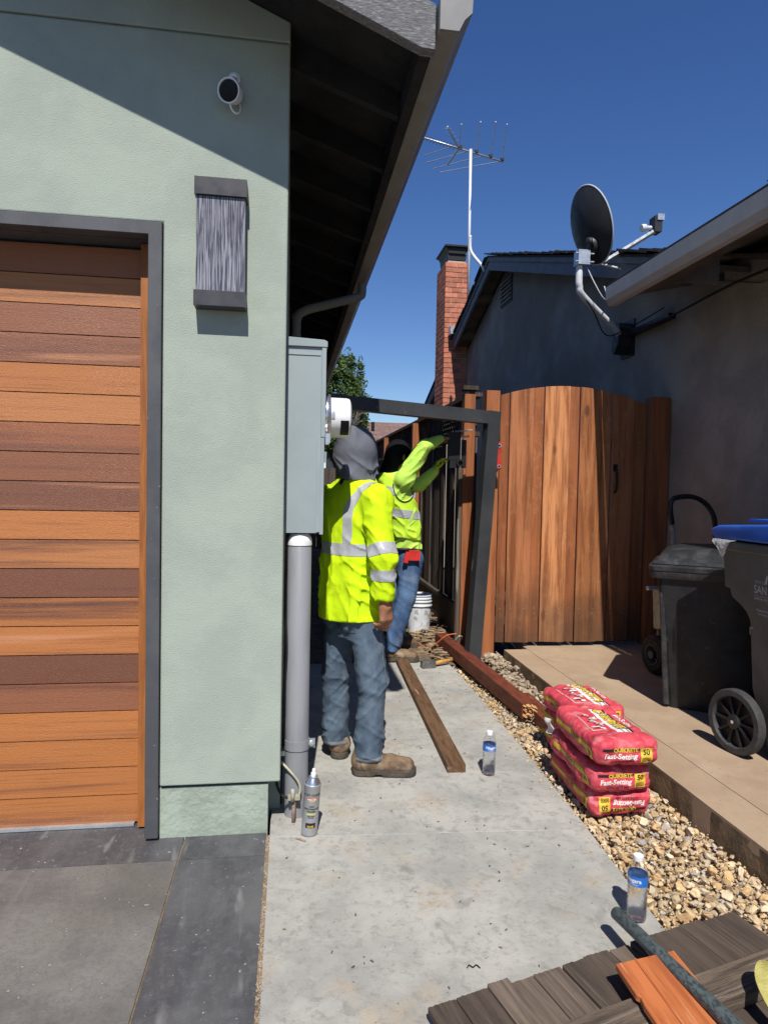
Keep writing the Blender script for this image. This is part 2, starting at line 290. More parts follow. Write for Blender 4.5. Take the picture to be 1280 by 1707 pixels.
# signed-distance modelling
_R = np.random.RandomState(3).rand(32, 32, 32).astype(np.float32)
def vn(P, f):
    if np.isscalar(f): f = (f, f, f)
    q = P * np.array(f, np.float32) + 100; i = np.floor(q).astype(int); t = q - i; t = t * t * (3 - 2 * t); r = 0
    for a in (0, 1):
        for b in (0, 1):
            for c in (0, 1):
                wgt = (t[:, 0] if a else 1 - t[:, 0]) * (t[:, 1] if b else 1 - t[:, 1]) * (t[:, 2] if c else 1 - t[:, 2])
                r = r + wgt * _R[(i[:, 0] + a) % 32, (i[:, 1] + b) % 32, (i[:, 2] + c) % 32]
    return r * 2 - 1
def cap(P, a, b, ra, rb):
    a = np.array(a, np.float32); b = np.array(b, np.float32); ab = b - a; t = np.clip((P - a) @ ab / (ab @ ab), 0, 1)
    return np.linalg.norm(P - a - t[:, None] * ab, axis=1) - (ra + (rb - ra) * t)
def ell(P, c, r, R=None):
    Q = P - np.array(c, np.float32)
    if R is not None: Q = Q @ R
    r = np.array(r, np.float32); k0 = np.linalg.norm(Q / r, axis=1); k1 = np.linalg.norm(Q / r ** 2, axis=1) + 1e-6
    return k0 * (k0 - 1) / k1
def smin(a, b, k):
    h = np.clip(.5 + .5 * (b - a) / k, 0, 1); return b * (1 - h) + a * h - k * h * (1 - h)
def snet(f, lo, hi, h):
    lo = np.array(lo, np.float32); n = np.ceil((np.array(hi) - lo) / h).astype(int) + 1
    g = np.stack(np.meshgrid(*[np.arange(k) for k in n], indexing='ij'), -1).reshape(-1, 3).astype(np.float32)
    D = f(g * h + lo).reshape(n); s = D < 0
    cnt = np.zeros(n - 1); acc = np.zeros((*(n - 1), 3)); 
    offs = [(a, b, c) for a in (0, 1) for b in (0, 1) for c in (0, 1)]
    sl = lambda A, o: A[o[0]:A.shape[0] - 1 + o[0], o[1]:A.shape[1] - 1 + o[1], o[2]:A.shape[2] - 1 + o[2]]
    for o in offs:
        for ax in range(3):
            if o[ax]: continue
            p = list(o); p[ax] = 1
            A = sl(D, o); Bq = sl(D, p); cr_ = (A < 0) != (Bq < 0)
            t = np.where(cr_, A / np.where(cr_, A - Bq, 1), 0)
            v = np.zeros((*(n - 1), 3)); v[..., 0] = o[0]; v[..., 1] = o[1]; v[..., 2] = o[2]; v[..., ax] += t
            acc += v * cr_[..., None]; cnt += cr_
    act = cnt > 0; idx = -np.ones(n - 1, int); idx[act] = np.arange(act.sum())
    ijk = np.argwhere(act); V = (ijk + acc[act] / cnt[act][:, None]) * h + lo
    F = []
    for ax in range(3):
        b, c = [(1, 2), (2, 0), (0, 1)][ax]
        p = [slice(None)] * 3; q = [slice(None)] * 3; p[ax] = slice(0, -1); q[ax] = slice(1, None)
        e = np.argwhere(s[tuple(p)] != s[tuple(q)]); e = e[(e[:, b] > 0) & (e[:, c] > 0) & (e[:, b] < n[b] - 1) & (e[:, c] < n[c] - 1)]
        if not len(e): continue
        ins = s[e[:, 0], e[:, 1], e[:, 2]]
        def I(db, dc):
            k = e.copy(); k[:, b] -= db; k[:, c] -= dc; return idx[k[:, 0], k[:, 1], k[:, 2]]
        Q = np.stack([I(1, 1), I(0, 1), I(0, 0), I(1, 0)], 1); Q[~ins] = Q[~ins][:, ::-1]; F.append(Q)
    return V, np.concatenate(F)
def sdf(f, lo, hi, h):
    V, F = snet(f, lo, hi, h); bm = B(); vs = [bm.verts.new(v) for v in V.tolist()]
    for q in F.tolist():
        try: bm.faces.new([vs[i] for i in q])
        except ValueError: pass
    return bm
def cutcopy(bm, planes, off=.002):
    c = bm.copy()
    for co, no in planes:
        bmesh.ops.bisect_plane(c, geom=c.verts[:] + c.edges[:] + c.faces[:], plane_co=co, plane_no=no, clear_outer=True)
    c.normal_update()
    for v in c.verts: v.co += v.normal * off
    return c
def merge(bm, other):
    me = bpy.data.meshes.new('t'); other.to_mesh(me); other.free(); bm.from_mesh(me); bpy.data.meshes.remove(me); return bm

def textgeo(s, size, bold=0.0, align='CENTER'):
    cu_ = bpy.data.curves.new('t', 'FONT'); cu_.body = s; cu_.size = size; cu_.align_x = align; cu_.align_y = 'CENTER'; cu_.offset = bold; cu_.resolution_u = 3
    o = bpy.data.objects.new('t', cu_); C.objects.link(o); dg = bpy.context.evaluated_depsgraph_get(); me = o.evaluated_get(dg).to_mesh()
    V = [tuple(v.co) for v in me.vertices]; F = [tuple(p.vertices) for p in me.polygons]; o.evaluated_get(dg).to_mesh_clear()
    bpy.data.objects.remove(o); bpy.data.curves.remove(cu_); return V, F
def textbm(bm, s, size, f, bold=0, align='CENTER', flip=False, sx=1.0, shear=0):
    V, F = textgeo(s, size, bold, align); vs = []
    for x, y, z in V:
        x = x * sx + shear * y
        if flip: x, y = -x, -y
        vs.append(bm.verts.new(f(x, y)))
    for q in F:
        if len(set(q)) >= 3:
            try: bm.faces.new([vs[i] for i in q])
            except ValueError: pass
    return bm
def quadgrid(bm, u0, u1, v0, v1, f, nu=8, nv=4):
    g = [[bm.verts.new(f(u0 + (u1 - u0) * i / nu, v0 + (v1 - v0) * j / nv)) for i in range(nu + 1)] for j in range(nv + 1)]
    for j in range(nv):
        for i in range(nu): bm.faces.new((g[j][i], g[j][i + 1], g[j + 1][i + 1], g[j + 1][i]))
    return bm

# ------------------------------------------------------------------ ground and slabs
g = B(); v = [g.verts.new(p) for p in ((-200, -200, -.09), (200, -200, -.09), (200, 300, -.09), (-200, 300, -.09))]; g.faces.new(v); struct('ground', g, mat('street_asphalt', (.06, .058, .055), (.045, .044, .042), 3, rough=.9))
# dirt of the side yard, uneven
def dirt_patch(x0, x1, y0, y1, z, amp, n, m, name, mt):
    bm = B(); g = []
    for j in range(m + 1):
        row = []
        for i in range(n + 1):
            x = x0 + (x1 - x0) * i / n; y = y0 + (y1 - y0) * j / m
            h = float(vn(np.array([[x, y, 0]], np.float32), 6)[0]) * .6 + float(vn(np.array([[x, y, 5]], np.float32), 21)[0]) * .4
            row.append(bm.verts.new((x, y, z + amp * h)))
        g.append(row)
    for j in range(m):
        for i in range(n): bm.faces.new((g[j][i], g[j][i + 1], g[j + 1][i + 1], g[j + 1][i]))
    return struct(name, bm, mt, smooth=True)
dirt_patch(-.02, 1.75, 5.16, 15, -.02, .03, 36, 160, 'dirt', m_dirt)
dirt_patch(1.2, 1.76, -.5, 5.3, -.045, .012, 14, 120, 'soil', mat('gravel_dust', (.33, .25, .16), (.22, .16, .10), 20, rough=.95, bump=1, bscale=60, bdist=.01))
# grey concrete walkway
def slab(poly, z0, z1, mt, bevel=.0012): return part('slab', prism(B(), poly, 'z', z0, z1), mt, walk, bevel=bevel)
walk = bpy.data.objects.new('walkway', None); C.objects.link(walk); tag(walk, kind='structure')
slab([(-.058, -3), (1.24, -3), (1.205, 1.2), (1.211, 1.94), (1.245, 2.554), (-.058, 2.6245)], -.12, 0, m_conc)
slab([(-.058, 2.6265), (1.247, 2.556), (1.265, 3.11), (1.285, 4.0), (1.29, 4.59), (1.28, 5.19), (.9, 5.2), (-.015, 5.2), (-.015, 2.9), (-.058, 2.9)], -.12, 0, m_conc)
drive = bpy.data.objects.new('driveway', None); C.objects.link(drive); tag(drive, kind='structure')
def dslab(x0, x1, y0, y1, mt): part('slab', bx(x0, x1, y0, y1, -.12, -.001), mt, drive, bevel=.007, seg=2)
dslab(-7, -.393, -3, 2.498, m_dark_conc); dslab(-7, -.393, 2.501, 2.9, m_dark_strip)
dslab(-.387, -.072, -3, 2.498, m_dark_strip); dslab(-.387, -.072, 2.501, 2.9, m_dark_strip)
bmj = B()
random.seed(11)
for k in range(1500):                                       # sand packed in the joint between driveway and walkway
    y = random.uniform(1.0, 2.64); x = -.065 + random.uniform(-.007, .007); r = random.uniform(.0008, .0028)
    bmesh.ops.create_icosphere(bmj, subdivisions=1, radius=r, matrix=Matrix.Translation((x, y, -.003 + r * random.uniform(-1, 1))))
struct('joint_dust', bx(-.3929, -.3871, -3, 2.65, -.1, -.005), m_tanside)
struct('joint_sand', bx(-.0719, -.0581, -3, 2.65, -.1, -.0035), m_tanside)
tag(part('grit', bmj, m_rubble), 'sandy grit filling the joint between the dark driveway and pale walkway', 'grit', kind='stuff')
apron = bpy.data.objects.new('patio_slab', None); C.objects.link(apron); tag(apron, kind='structure')
part('kerb_strip', bx(1.745, 1.939, -2, 5.16, -.1, .1), m_tan, apron, bevel=.008, seg=2)
part('slab', bx(1.943, 3.16, -2, 5.45, -.1, .1), m_tan, apron, bevel=.006)
sp = B(); sp = quadgrid(sp, -2, 5.16, -.1, .088, lambda u, v_: (1.7435 - .004 * float(vn(np.array([[0, u, v_]], np.float32), 14)[0]), u, v_), 220, 8)
part('kerb_face', sp, m_tanside, apron, smooth=True)

# ------------------------------------------------------------------ gravel
def rockmesh(seed, n=14, sub=False):
    r = np.random.RandomState(seed); bm = B(); sc = (1, r.uniform(.65, .95), r.uniform(.5, .8))
    for k in range(n):
        v = r.normal(size=3); v /= np.linalg.norm(v); v *= r.uniform(.86, 1.06); bm.verts.new((v[0] * sc[0], v[1] * sc[1], v[2] * sc[2]))
    res = bmesh.ops.convex_hull(bm, input=bm.verts); bmesh.ops.delete(bm, geom=[x for x in res['geom_interior'] if isinstance(x, bmesh.types.BMVert)], context='VERTS')
    bmesh.ops.bevel(bm, geom=bm.edges[:], offset=.07, segments=1, affect='EDGES', clamp_overlap=True); bmesh.ops.triangulate(bm, faces=bm.faces)
    bm.verts.ensure_lookup_table(); bm.verts.index_update()
    return np.array([v.co[:] for v in bm.verts]), np.array([[v.index for v in f.verts] for f in bm.faces])
ROCKS = [rockmesh(s) for s in range(12)]
def scatter(name, spots, mt, label, cat, kind='stuff', parent=None):
    VV = []; FF = []; CC = []; o = 0
    pal = [(.42, .31, .18), (.47, .36, .22), (.38, .26, .14), (.33, .23, .12), (.50, .41, .28), (.30, .28, .26), (.40, .33, .24), (.42, .27, .13), (.40, .31, .19), (.36, .26, .16), (.45, .33, .19)]
    for k, (x, y, z, r) in enumerate(spots):
        V, F = ROCKS[k % 12]; e = Matrix.Rotation(random.uniform(0, 6.28), 3, 'Z') @ Matrix.Rotation(random.uniform(-.7, .7), 3, 'X') @ Matrix.Rotation(random.uniform(-.5, .5), 3, 'Y')
        VV.append(V @ np.array(e).T * r + (x, y, z)); FF.append(F + o); o += len(V)
        c = random.choice(pal); b = random.uniform(1.05, 1.5); CC.append(np.tile([c[0] * b, c[1] * b, c[2] * b, 1.0], (len(V), 1)))
    V = np.concatenate(VV); F = np.concatenate(FF); me = bpy.data.meshes.new(name); me.from_pydata(V.tolist(), [], F.tolist()); me.materials.append(mt)
    ca = me.color_attributes.new('tint', 'FLOAT_COLOR', 'POINT'); ca.data.foreach_set('color', np.concatenate(CC).astype(np.float32).ravel())
    ob = bpy.data.objects.new(name, me); C.objects.link(ob)
    return tag(ob, label, cat, kind=kind)
random.seed(5)
def xl(y): return float(np.interp(y, [-.5, 1.2, 1.94, 2.55, 3.11, 4.0, 4.59, 5.2], [1.22, 1.215, 1.225, 1.26, 1.28, 1.30, 1.305, 1.3]))
def darts(n, zc, jz, rr, fac, y0=1.3, y1=5.1, keep=None):
    out = []; grid = {}; cs = .06
    for r in sorted([random.choice(rr) * random.uniform(.8, 1.2) for _ in range(n)], reverse=True):
        y = random.uniform(y0, y1); x = random.uniform(xl(y) + r * .7, 1.738 - r * .8)
        if keep and not keep(x, y): continue
        gx, gy = int(x / cs), int(y / cs); ok = True
        for a in (-1, 0, 1):
            for b in (-1, 0, 1):
                for (qx, qy, qr) in grid.get((gx + a, gy + b), ()):
                    if (qx - x) ** 2 + (qy - y) ** 2 < (fac * (qr + r)) ** 2: ok = False; break
        if ok: grid.setdefault((gx, gy), []).append((x, y, r)); out.append((x, y, zc + random.uniform(-jz, jz) - (.02 if y > 3.7 else 0), r))
    return out
kp = lambda x, y: not (y > 3.6 and x > 1.45 and random.random() < .6) and not (y > 4.2 and random.random() < .5)
sp = darts(15000, -.034, .006, (.006, .008, .010, .012, .015, .018), .70, keep=kp) + darts(9000, -.018, .008, (.007, .009, .011, .013, .016, .02, .024), .84, keep=kp)
for k in range(3200):
    y = random.uniform(1.4, 4.6); x = random.uniform(xl(y), 1.735); sp.append((x, y, -.022 + random.uniform(0, .012), random.uniform(.003, .0065)))
for k in range(90):
    y = random.uniform(1.8, 4.8); r_s = random.uniform(.003, .010); sp.append((xl(y) - abs(random.gauss(0, .05)), y, r_s * .5, r_s))
scatter('gravel', sp, m_rock, 'bed of tan crushed gravel between the concrete walkway and the tan kerb', 'gravel')
sp = []
for k in range(1500):
    y = random.uniform(4.0, 5.3); x = random.uniform(1.45, 1.735); r = random.choice((.006, .009, .013, .018, .026)) * random.uniform(.8, 1.3)
    sp.append((x, y, -.03 + random.random() * .05 * (1 if x > 1.58 else .3) + (.03 if y > 4.8 and x > 1.6 else 0), r))
for k in range(260):
    sp.append((random.uniform(1.3, 1.5), random.uniform(3.3, 5.2), -.03, random.uniform(.006, .014)))
scatter('rubble', sp, m_rubble, 'grey dug-up rubble and earth beside the foot of the steel gate frame', 'rubble')
bmc = B()
for k in range(1400):
    x = random.uniform(.95, 1.56); y = random.uniform(5.25, 9.0); l = random.uniform(.012, .045); a = random.uniform(0, 3.14)
    Mx = Matrix.Translation((x, y, -.005 + random.uniform(0, .04) * (1.2 if x > 1.2 else .4))) @ Matrix.Rotation(a, 4, 'Z') @ Matrix.Rotation(random.uniform(-.5, .5), 4, 'X')
    box(bmc, -l, l, -l * .3, l * .3, -.003, .003, Mx)
tag(part('bark_chips', bmc, m_chip), 'loose brown wood chips scattered on the dirt behind the bucket', 'wood chips', kind='stuff')
bmd = B(); random.seed(21)
for k in range(170):
    x = random.uniform(-.03, 1.22); y = random.uniform(1.75, 5.1); l = random.uniform(.002, .006)
    box(bmd, -l, l, -l * .4, l * .4, 0.0005, .003, Matrix.Translation((x, y, 0)) @ Matrix.Rotation(random.uniform(0, 3), 4, 'Z'))
tag(part('crumbs', bmd, m_dirt), 'small dirt crumbs and splinters scattered on the grey walkway', 'debris', kind='stuff')

# ------------------------------------------------------------------ left house (green stucco garage corner)
YW = 2.65; XC = -.02
H1 = thing('house', 'sage green stucco house corner with wood garage door and dark eave', 'house', (-.02, 2.65, 0))
def zd(x): return 3.003 + .41 * (.42 - x)                    # underside of roof deck
ZS = 3.097
part('wall', prism(B(), [(-5.5, 2.387), (-.486, 2.387), (-.486, .212), (XC, .212), (XC, ZS), (-5.5, ZS)], 'y', YW, 2.8599), m_stucco, H1, bevel=.007, seg=3)
part('wall', prism(B(), [(-5.5, ZS + .007), (XC, ZS + .007), (XC, zd(XC) - .003), (-5.5, zd(-5.5) - .003)], 'y', YW, 2.86), m_stucco, H1, bevel=.005, seg=2)
part('wall_joint', bx(-5.49, XC - .004, YW + .012, 2.85, ZS - .02, ZS + .03), m_stucco, H1)
part('side_wall', bx(-.2, XC - .001, 2.862, 14, -.05, 3.16), m_stucco, H1)
part('foundation', bx(-.487, -.068, YW + .015, 2.858, -.05, .20), m_stucco_rough, H1, bevel=.006)
part('side_foundation', bx(-.2, -.062, 2.859, 14, -.06, -.051), m_stucco_rough, H1)
# trim round the garage opening
part('door_trim', prism(B(), [(-5.5, 2.336), (-.539, 2.336), (-.539, .012), (-.489, .012), (-.489, 2.384), (-5.5, 2.384)], 'y', YW - .012, 2.70), m_trim, H1, bevel=.002)
part('head_jamb', bx(-5.5, -.547, 2.701, 2.859, 2.335, 2.38), m_trim, H1)
part('side_jamb', bx(-.575, -.55, 2.7885, 2.857, .0, 2.333), m_trim, H1)
part('door_stop', bx(-.587, -.545, 2.742, 2.787, .01, 2.333), m_stop, H1, bevel=.003)
part('door_seal', bx(-5.4, -.607, 2.766, 2.787, .002, .012), m_galv, H1)
door = part('garage_door', bx(-5.4, -.58, 2.8105, 2.83, .0, 2.332), m_trim, H1)
OR_ = (.42, .150, .040); OL = (.43, .165, .052); BR = (.24, .088, .040); DB = (.165, .062, .032); RB = (.27, .092, .036)
tones = [RB, OL, BR, BR, OR_, OL, RB, BR, DB, OR_, OL, DB, OR_, OR_, DB, BR, OR_, OR_, OR_, OR_]
zg = [2.0935 - .1158 * k for k in range(-2, 19)]
slm = None
for k in range(20):
    z1 = zg[k]; z0 = zg[k + 1]
    if slm is None:
        q = B(); box(q, -2.4, 2.4, 0, .022, .002, .1158 - .002); finish_bm(q, .007, 3)
        slm = bpy.data.meshes.new('slat'); q.to_mesh(slm); q.free(); slm.materials.append(m_slat)
        for f in slm.polygons: f.use_smooth = True
        slm.set_sharp_from_angle(angle=.9)
    o = bpy.data.objects.new('slat', slm); C.objects.link(o); o.parent = door; o.location = Vector((-2.987, 2.788, z0)) - wloc(door); o.color = (*tones[k], 1)
# roof edge
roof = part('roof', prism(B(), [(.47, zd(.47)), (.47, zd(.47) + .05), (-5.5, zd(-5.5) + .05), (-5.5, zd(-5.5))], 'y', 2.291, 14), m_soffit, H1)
zr = lambda x: 2.874 + .41 * (.42 - x)
part('rake_board', prism(B(), [(.465, 2.874), (.42, 2.874), (-5.5, zr(-5.5)), (-5.5, zr(-5.5) + .162), (.465, 3.025)], 'y', 2.246, 2.29), m_fascia, H1, bevel=.003)
k = 0
y = 2.72
while y < 13.5:
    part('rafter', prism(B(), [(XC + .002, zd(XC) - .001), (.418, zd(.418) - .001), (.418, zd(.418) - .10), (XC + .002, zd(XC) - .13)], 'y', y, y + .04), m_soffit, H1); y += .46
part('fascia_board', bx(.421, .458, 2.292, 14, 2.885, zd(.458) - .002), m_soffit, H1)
gp = [(.462, 2.893), (.527, 2.893), (.545, 2.93), (.570, 2.955), (.572, 3.0), (.560, 3.0), (.560, 2.965), (.537, 2.94), (.522, 2.901), (.470, 2.901), (.470, 3.0), (.462, 3.0)]
gp = [(x * 1.02 + .001, 1.4 + (z - 1.4) * 1.02) for x, z in gp]
gut = part('gutter', prism(B(), gp, 'y', 2.222, 14), m_gutter, H1)
part('gutter_end_cap', prism(B(), [gp[0], gp[1], gp[2], gp[3], gp[4], gp[-1]], 'y', 2.215, 2.2215), m_gutter, gut, bevel=.001)
dsp = smoothpath([(.51, 4.95, 2.90), (.51, 4.95, 2.84), (.48, 4.94, 2.80), (.25, 4.88, 2.715), (.08, 4.85, 2.65), (.035, 4.85, 2.58), (.035, 4.85, 2.40), (.035, 4.85, .1)], 5)
part('downspout', T(dsp, .032, 12), m_down, H1, smooth=True)
for z in (.5, 1.5, 2.3): part('downspout_strap', bx(-.019, .07, 4.835, 4.865, z, z + .025), m_down, H1)

# wall lamp
L1 = thing('wall_lamp', 'tall dark wall lamp with white streaked panel on the green wall', 'wall lamp', (-.27, 2.65, 2.3))
part('backplate', bx(-.355, -.182, 2.625, 2.649, 2.09, 2.52), m_lampcap, L1)
part('lamp_shade', bx(-.3575, -.1785, 2.588, 2.624, 2.126, 2.474), m_lampglass, L1, bevel=.003)
part('cap', bx(-.364, -.173, 2.578, 2.649, 2.476, 2.540), m_lampcap, L1, bevel=.002)
part('cap', bx(-.364, -.173, 2.578, 2.649, 2.068, 2.124), m_lampcap, L1, bevel=.002)
# security camera
K1 = thing('security_camera', 'small white security camera high on the shaded green wall', 'camera', (-.235, 2.65, 2.95))
part('mount', lathe(B(), [(0, 0), (.022, 0), (.022, .008), (.012, .016), (.01, .028), (0, .028)], axM((-.228, 2.649, 2.977), (0, -1, -.25)), 20), m_white, K1, smooth='auto')
part('arm', T([(-.228, 2.625, 2.965), (-.228, 2.612, 2.945), (-.23, 2.61, 2.925)], .009, 10), m_white, K1, smooth=True)
dd = Vector((-.30, -.90, -.26)).normalized(); cc = Vector((-.232, 2.615, 2.905))
part('housing', lathe(B(), [(.0, -.035), (.026, -.032), (.036, -.018), (.042, .02), (.043, .042), (.039, .042), (.037, .034), (0, .034)], axM(cc, dd), 32), m_white, K1, smooth='auto')
part('lens', lathe(B(), [(0, 0), (.0365, 0), (.0365, .003), (.012, .0045), (0, .005)], axM(cc + dd * .035, dd), 28), m_lens, K1, smooth='auto')
part('cord', T(smoothpath([(-.24, 2.60, 2.868), (-.236, 2.605, 2.845), (-.222, 2.612, 2.832), (-.208, 2.622, 2.84), (-.204, 2.635, 2.865), (-.21, 2.645, 2.89)], 6), .0035, 8), m_white, K1, smooth=True)

K1.location.z -= .034
# ------------------------------------------------------------------ electric service
E1 = thing('electric_panel', 'grey metal electric service panel with round meter on the house side', 'electric panel', (-.018, 2.95, 1.2))
part('enclosure', bx(-.017, .125, 2.762, 3.12, 1.205, 1.968), m_panel, E1, bevel=.003)
part('hood', prism(B(), [(-.018, 1.969), (.148, 1.969), (.148, 1.992), (.135, 1.999), (-.018, 2.006)], 'y', 2.752, 3.13), m_panel, E1, bevel=.002)
part('cover', bx(.1255, .140, 2.755, 3.125, 1.200, 1.60), m_panel, E1, bevel=.002)
part('cover', bx(.1255, .143, 2.755, 3.125, 1.603, 1.967), m_panel, E1, bevel=.002)
part('cover_flange', bx(.112, .1252, 2.756, 2.7615, 1.21, 1.60), m_panel, E1, bevel=.001)
part('seam', bx(-.012, .12, 2.7585, 2.7615, 1.936, 1.942), m_panel, E1)
part('latch', bx(.141, .152, 2.80, 2.83, 1.50, 1.545), m_galv, E1, bevel=.002)
part('hasp', bx(.144, .162, 2.80, 2.825, 1.575, 1.62), m_galv, E1, bevel=.002)
mc = (.144, 2.94, 1.702); MX = axM(mc, (1, 0, 0)); _l = MX.to_3x3().inverted() @ Vector((0, -.80, -.6)); aw = math.atan2(_l.y, _l.x)
part('meter_ring', lathe(B(), [(.094, 0), (.103, .002), (.103, .012), (.097, .016), (.103, .02), (.1, .028), (.088, .028)], MX, 40), m_chrome, E1, smooth='auto')
part('ring_lock', bx(.145, .17, 2.845, 2.875, 1.585, 1.625), m_chrome, E1, bevel=.002)
mtr = part('meter', lathe(B(), [(.0, .02), (.084, .02), (.087, .03), (.086, .10), (.082, .112), (.07, .118), (0, .119)], MX, 48), m_white, E1, smooth='auto')
part('meter_window', lathe(B(), [(.0895, .07), (.0895, .106), (.0875, .106), (.0875, .07), (.0895, .07)], MX, 10, aw - .42, aw + .42), m_lens, E1, smooth=False)
part('meter_label', lathe(B(), [(.0898, .03), (.0898, .045)], MX, 8, aw - .9, aw - .5), m_galv, E1)
P1 = thing('conduit', 'thick grey conduit pipe rising from the walkway to the electric panel', 'conduit', (.047, 2.812, 0))
part('pipe', lathe(B(), [(.049, -.02), (.049, 1.145), (.045, 1.15), (0, 1.15)], Matrix.Translation((.047, 2.812, 0)), 40), m_pvc, P1, smooth='auto')
part('coupling', lathe(B(), [(.051, 1.151), (.051, 1.166), (.047, 1.185), (.036, 1.199), (0, 1.2035)], Matrix.Translation((.047, 2.812, 0)), 36), m_white, P1, smooth='auto')
st = part('strap', lathe(B(), [(.0495, .285), (.053, .285), (.053, .325), (.0495, .325), (.0495, .285)], Matrix.Translation((.047, 2.812, 0)), 30), m_pvc, P1, smooth='auto')
part('bolt', lathe(B(), [(0, 0), (.014, 0), (.014, .006), (.008, .01), (0, .011)], axM((.108, 2.80, .308), (.2, -1, 0)), 14), m_galv, st, smooth='auto')
part('strap_ear', bx(.098, .124, 2.802, 2.806, .286, .326), m_pvc, P1, bevel=.003)
part('strut', bx(-.062, -.004, 2.80, 2.83, .255, .275), m_galv, P1, bevel=.002)
G1 = thing('ground_rod', 'rusty grounding rod with pale clamp at the foot of the grey conduit', 'ground rod', (.035, 2.735, 0))
part('rod', T([(.037, 2.735, -.02), (.036, 2.737, .115)], .0085, 10), m_rust, G1, smooth=True)
part('clamp', box(B(), .012, .062, 2.722, 2.75, .098, .112), m_brass, G1, bevel=.003)
part('clamp_bolt', T([(.032, 2.722, .095), (.031, 2.72, .148)], .008, 8), m_brass, G1, smooth=True)
part('wire', T(smoothpath([(.055, 2.735, .108), (.062, 2.74, .13), (.055, 2.745, .165), (.02, 2.76, .205), (-.02, 2.78, .24)], 5), .0055, 8), m_brass, G1, smooth=True)
part('wire', T(smoothpath([(.02, 2.735, .105), (-.01, 2.735, .115), (-.035, 2.75, .16), (-.05, 2.8, .24)], 5), .006, 8), m_cable, G1, smooth=True)
tag(part('side_cable', T(smoothpath([(-.008, 2.80, 1.2), (-.01, 2.80, .9), (.0, 2.79, .7), (-.012, 2.80, .5), (-.006, 2.80, .3)], 6), .005, 8), m_cable, smooth=True), 'thin dark cable running down the wall behind the grey conduit', 'cable')

# ------------------------------------------------------------------ right house
H2 = thing('neighbour_house', 'dark grey stucco neighbour house with gable, brick chimney and pale gutter', 'house', (3.17, 9, 0))
XW = 3.17; XR = 2.90
RY, RZ = 9.73, 4.86; sl = .335; slf = .365
def rz(y): return RZ - sl * (RY - y) if y < RY else RZ - slf * (y - RY)
part('wall', prism(B(), [(-2, -.1), (16, -.1), (16, rz(16) - .16), (RY, RZ - .16), (4.2, rz(4.2) - .16), (-2, rz(4.2) - .16)], 'x', XW, XW + .2), m_housewall, H2)
part('upper_wall', bx(XW + .01, XW + .19, -2, 4.6, 2.8, 3.255), m_housewall, H2)
# rake boards
hh = .19
part('rake_board', prism(B(), [(4.3, rz(4.3)), (RY, RZ), (RY, RZ - hh), (4.3, rz(4.3) - hh)], 'x', XR, XR + .035), m_rake, H2, bevel=.003)
part('rake_board', prism(B(), [(RY + .001, RZ), (11.86, rz(11.86)), (11.86, rz(11.86) - hh), (RY + .001, RZ - hh)], 'x', XR, XR + .035), m_rake, H2, bevel=.003)
part('rake_board', prism(B(), [(12.62, rz(12.62)), (15.2, rz(15.2)), (15.2, rz(15.2) - hh), (12.62, rz(12.62) - hh)], 'x', XR, XR + .035), m_rake, H2, bevel=.003)
part('rake_trim', prism(B(), [(4.3, rz(4.3) + .002), (RY, RZ + .002), (RY, RZ - .055), (4.3, rz(4.3) - .055)], 'x', XR - .018, XR - .0005), m_rake, H2)
part('rake_trim', prism(B(), [(RY + .001, RZ + .002), (11.85, rz(11.85) + .002), (11.85, rz(11.85) - .055), (RY + .001, RZ - .055)], 'x', XR - .018, XR - .0005), m_rake, H2)
part('soffit', prism(B(), [(4.3, rz(4.3) - .05), (RY, RZ - .05), (15.2, rz(15.2) - .05), (15.2, rz(15.2) - .09), (RY, RZ - .09), (4.3, rz(4.3) - .09)], 'x', XR + .036, XW - .002), m_soff2, H2)
for y in (5.2, 6.5, 7.8, 9.1, 10.4, 11.4): part('lookout', prism(B(), [(y, rz(y) - .09), (y + .09, rz(y + .09) - .09), (y + .09, rz(y + .09) - .19), (y, rz(y) - .19)], 'x', XR + .04, XW - .001), m_soff2, H2)
rf2 = part('roof', prism(B(), [(2.0, rz(4.3) + .002 - .335 * 2.3), (RY, RZ + .003), (15.3, rz(15.3) + .003), (15.3, rz(15.3) + .02), (RY, RZ + .025), (2.0, rz(4.3) + .02 - .335 * 2.3)], 'x', XR - .03, 9), m_shingle, H2)
random.seed(3)
shm = B(); box(shm, 0, .30, 0, .34, 0, .02); finish_bm(shm, .003); shme = bpy.data.meshes.new('shingle'); shm.to_mesh(shme); shm.free(); shme.materials.append(m_shingle)
for side in (0, 1):
    y = 4.35 if side == 0 else 11.6
    while (y < RY - .05) if side == 0 else (y > RY):
        for c in range(2):
            o = bpy.data.objects.new('shingle', shme); C.objects.link(o); o.parent = rf2
            ang = math.atan(sl) if side == 0 else -math.atan(slf)
            o.location = Vector((XR - .05 + c * .31 + random.uniform(-.012, .012), y, rz(y) + .03 + random.uniform(0, .012))) - wloc(rf2); o.rotation_euler = (ang + random.uniform(.02, .05) * (1 if side == 0 else -1), 0, 0)
        y += .2 if side == 0 else -.2
# vent under the ridge
vt = part('vent', prism(B(), [(9.42, 4.16), (9.92, 4.16), (9.92, 4.56), (9.42, 4.56)], 'x', XW - .012, XW - .0005), m_blackmetal, H2)
for k in range(6): part('louvre', box(B(), XW - .035, XW - .013, 9.44, 9.90, 4.19 + k * .062, 4.21 + k * .062, None), m_housewall, vt)
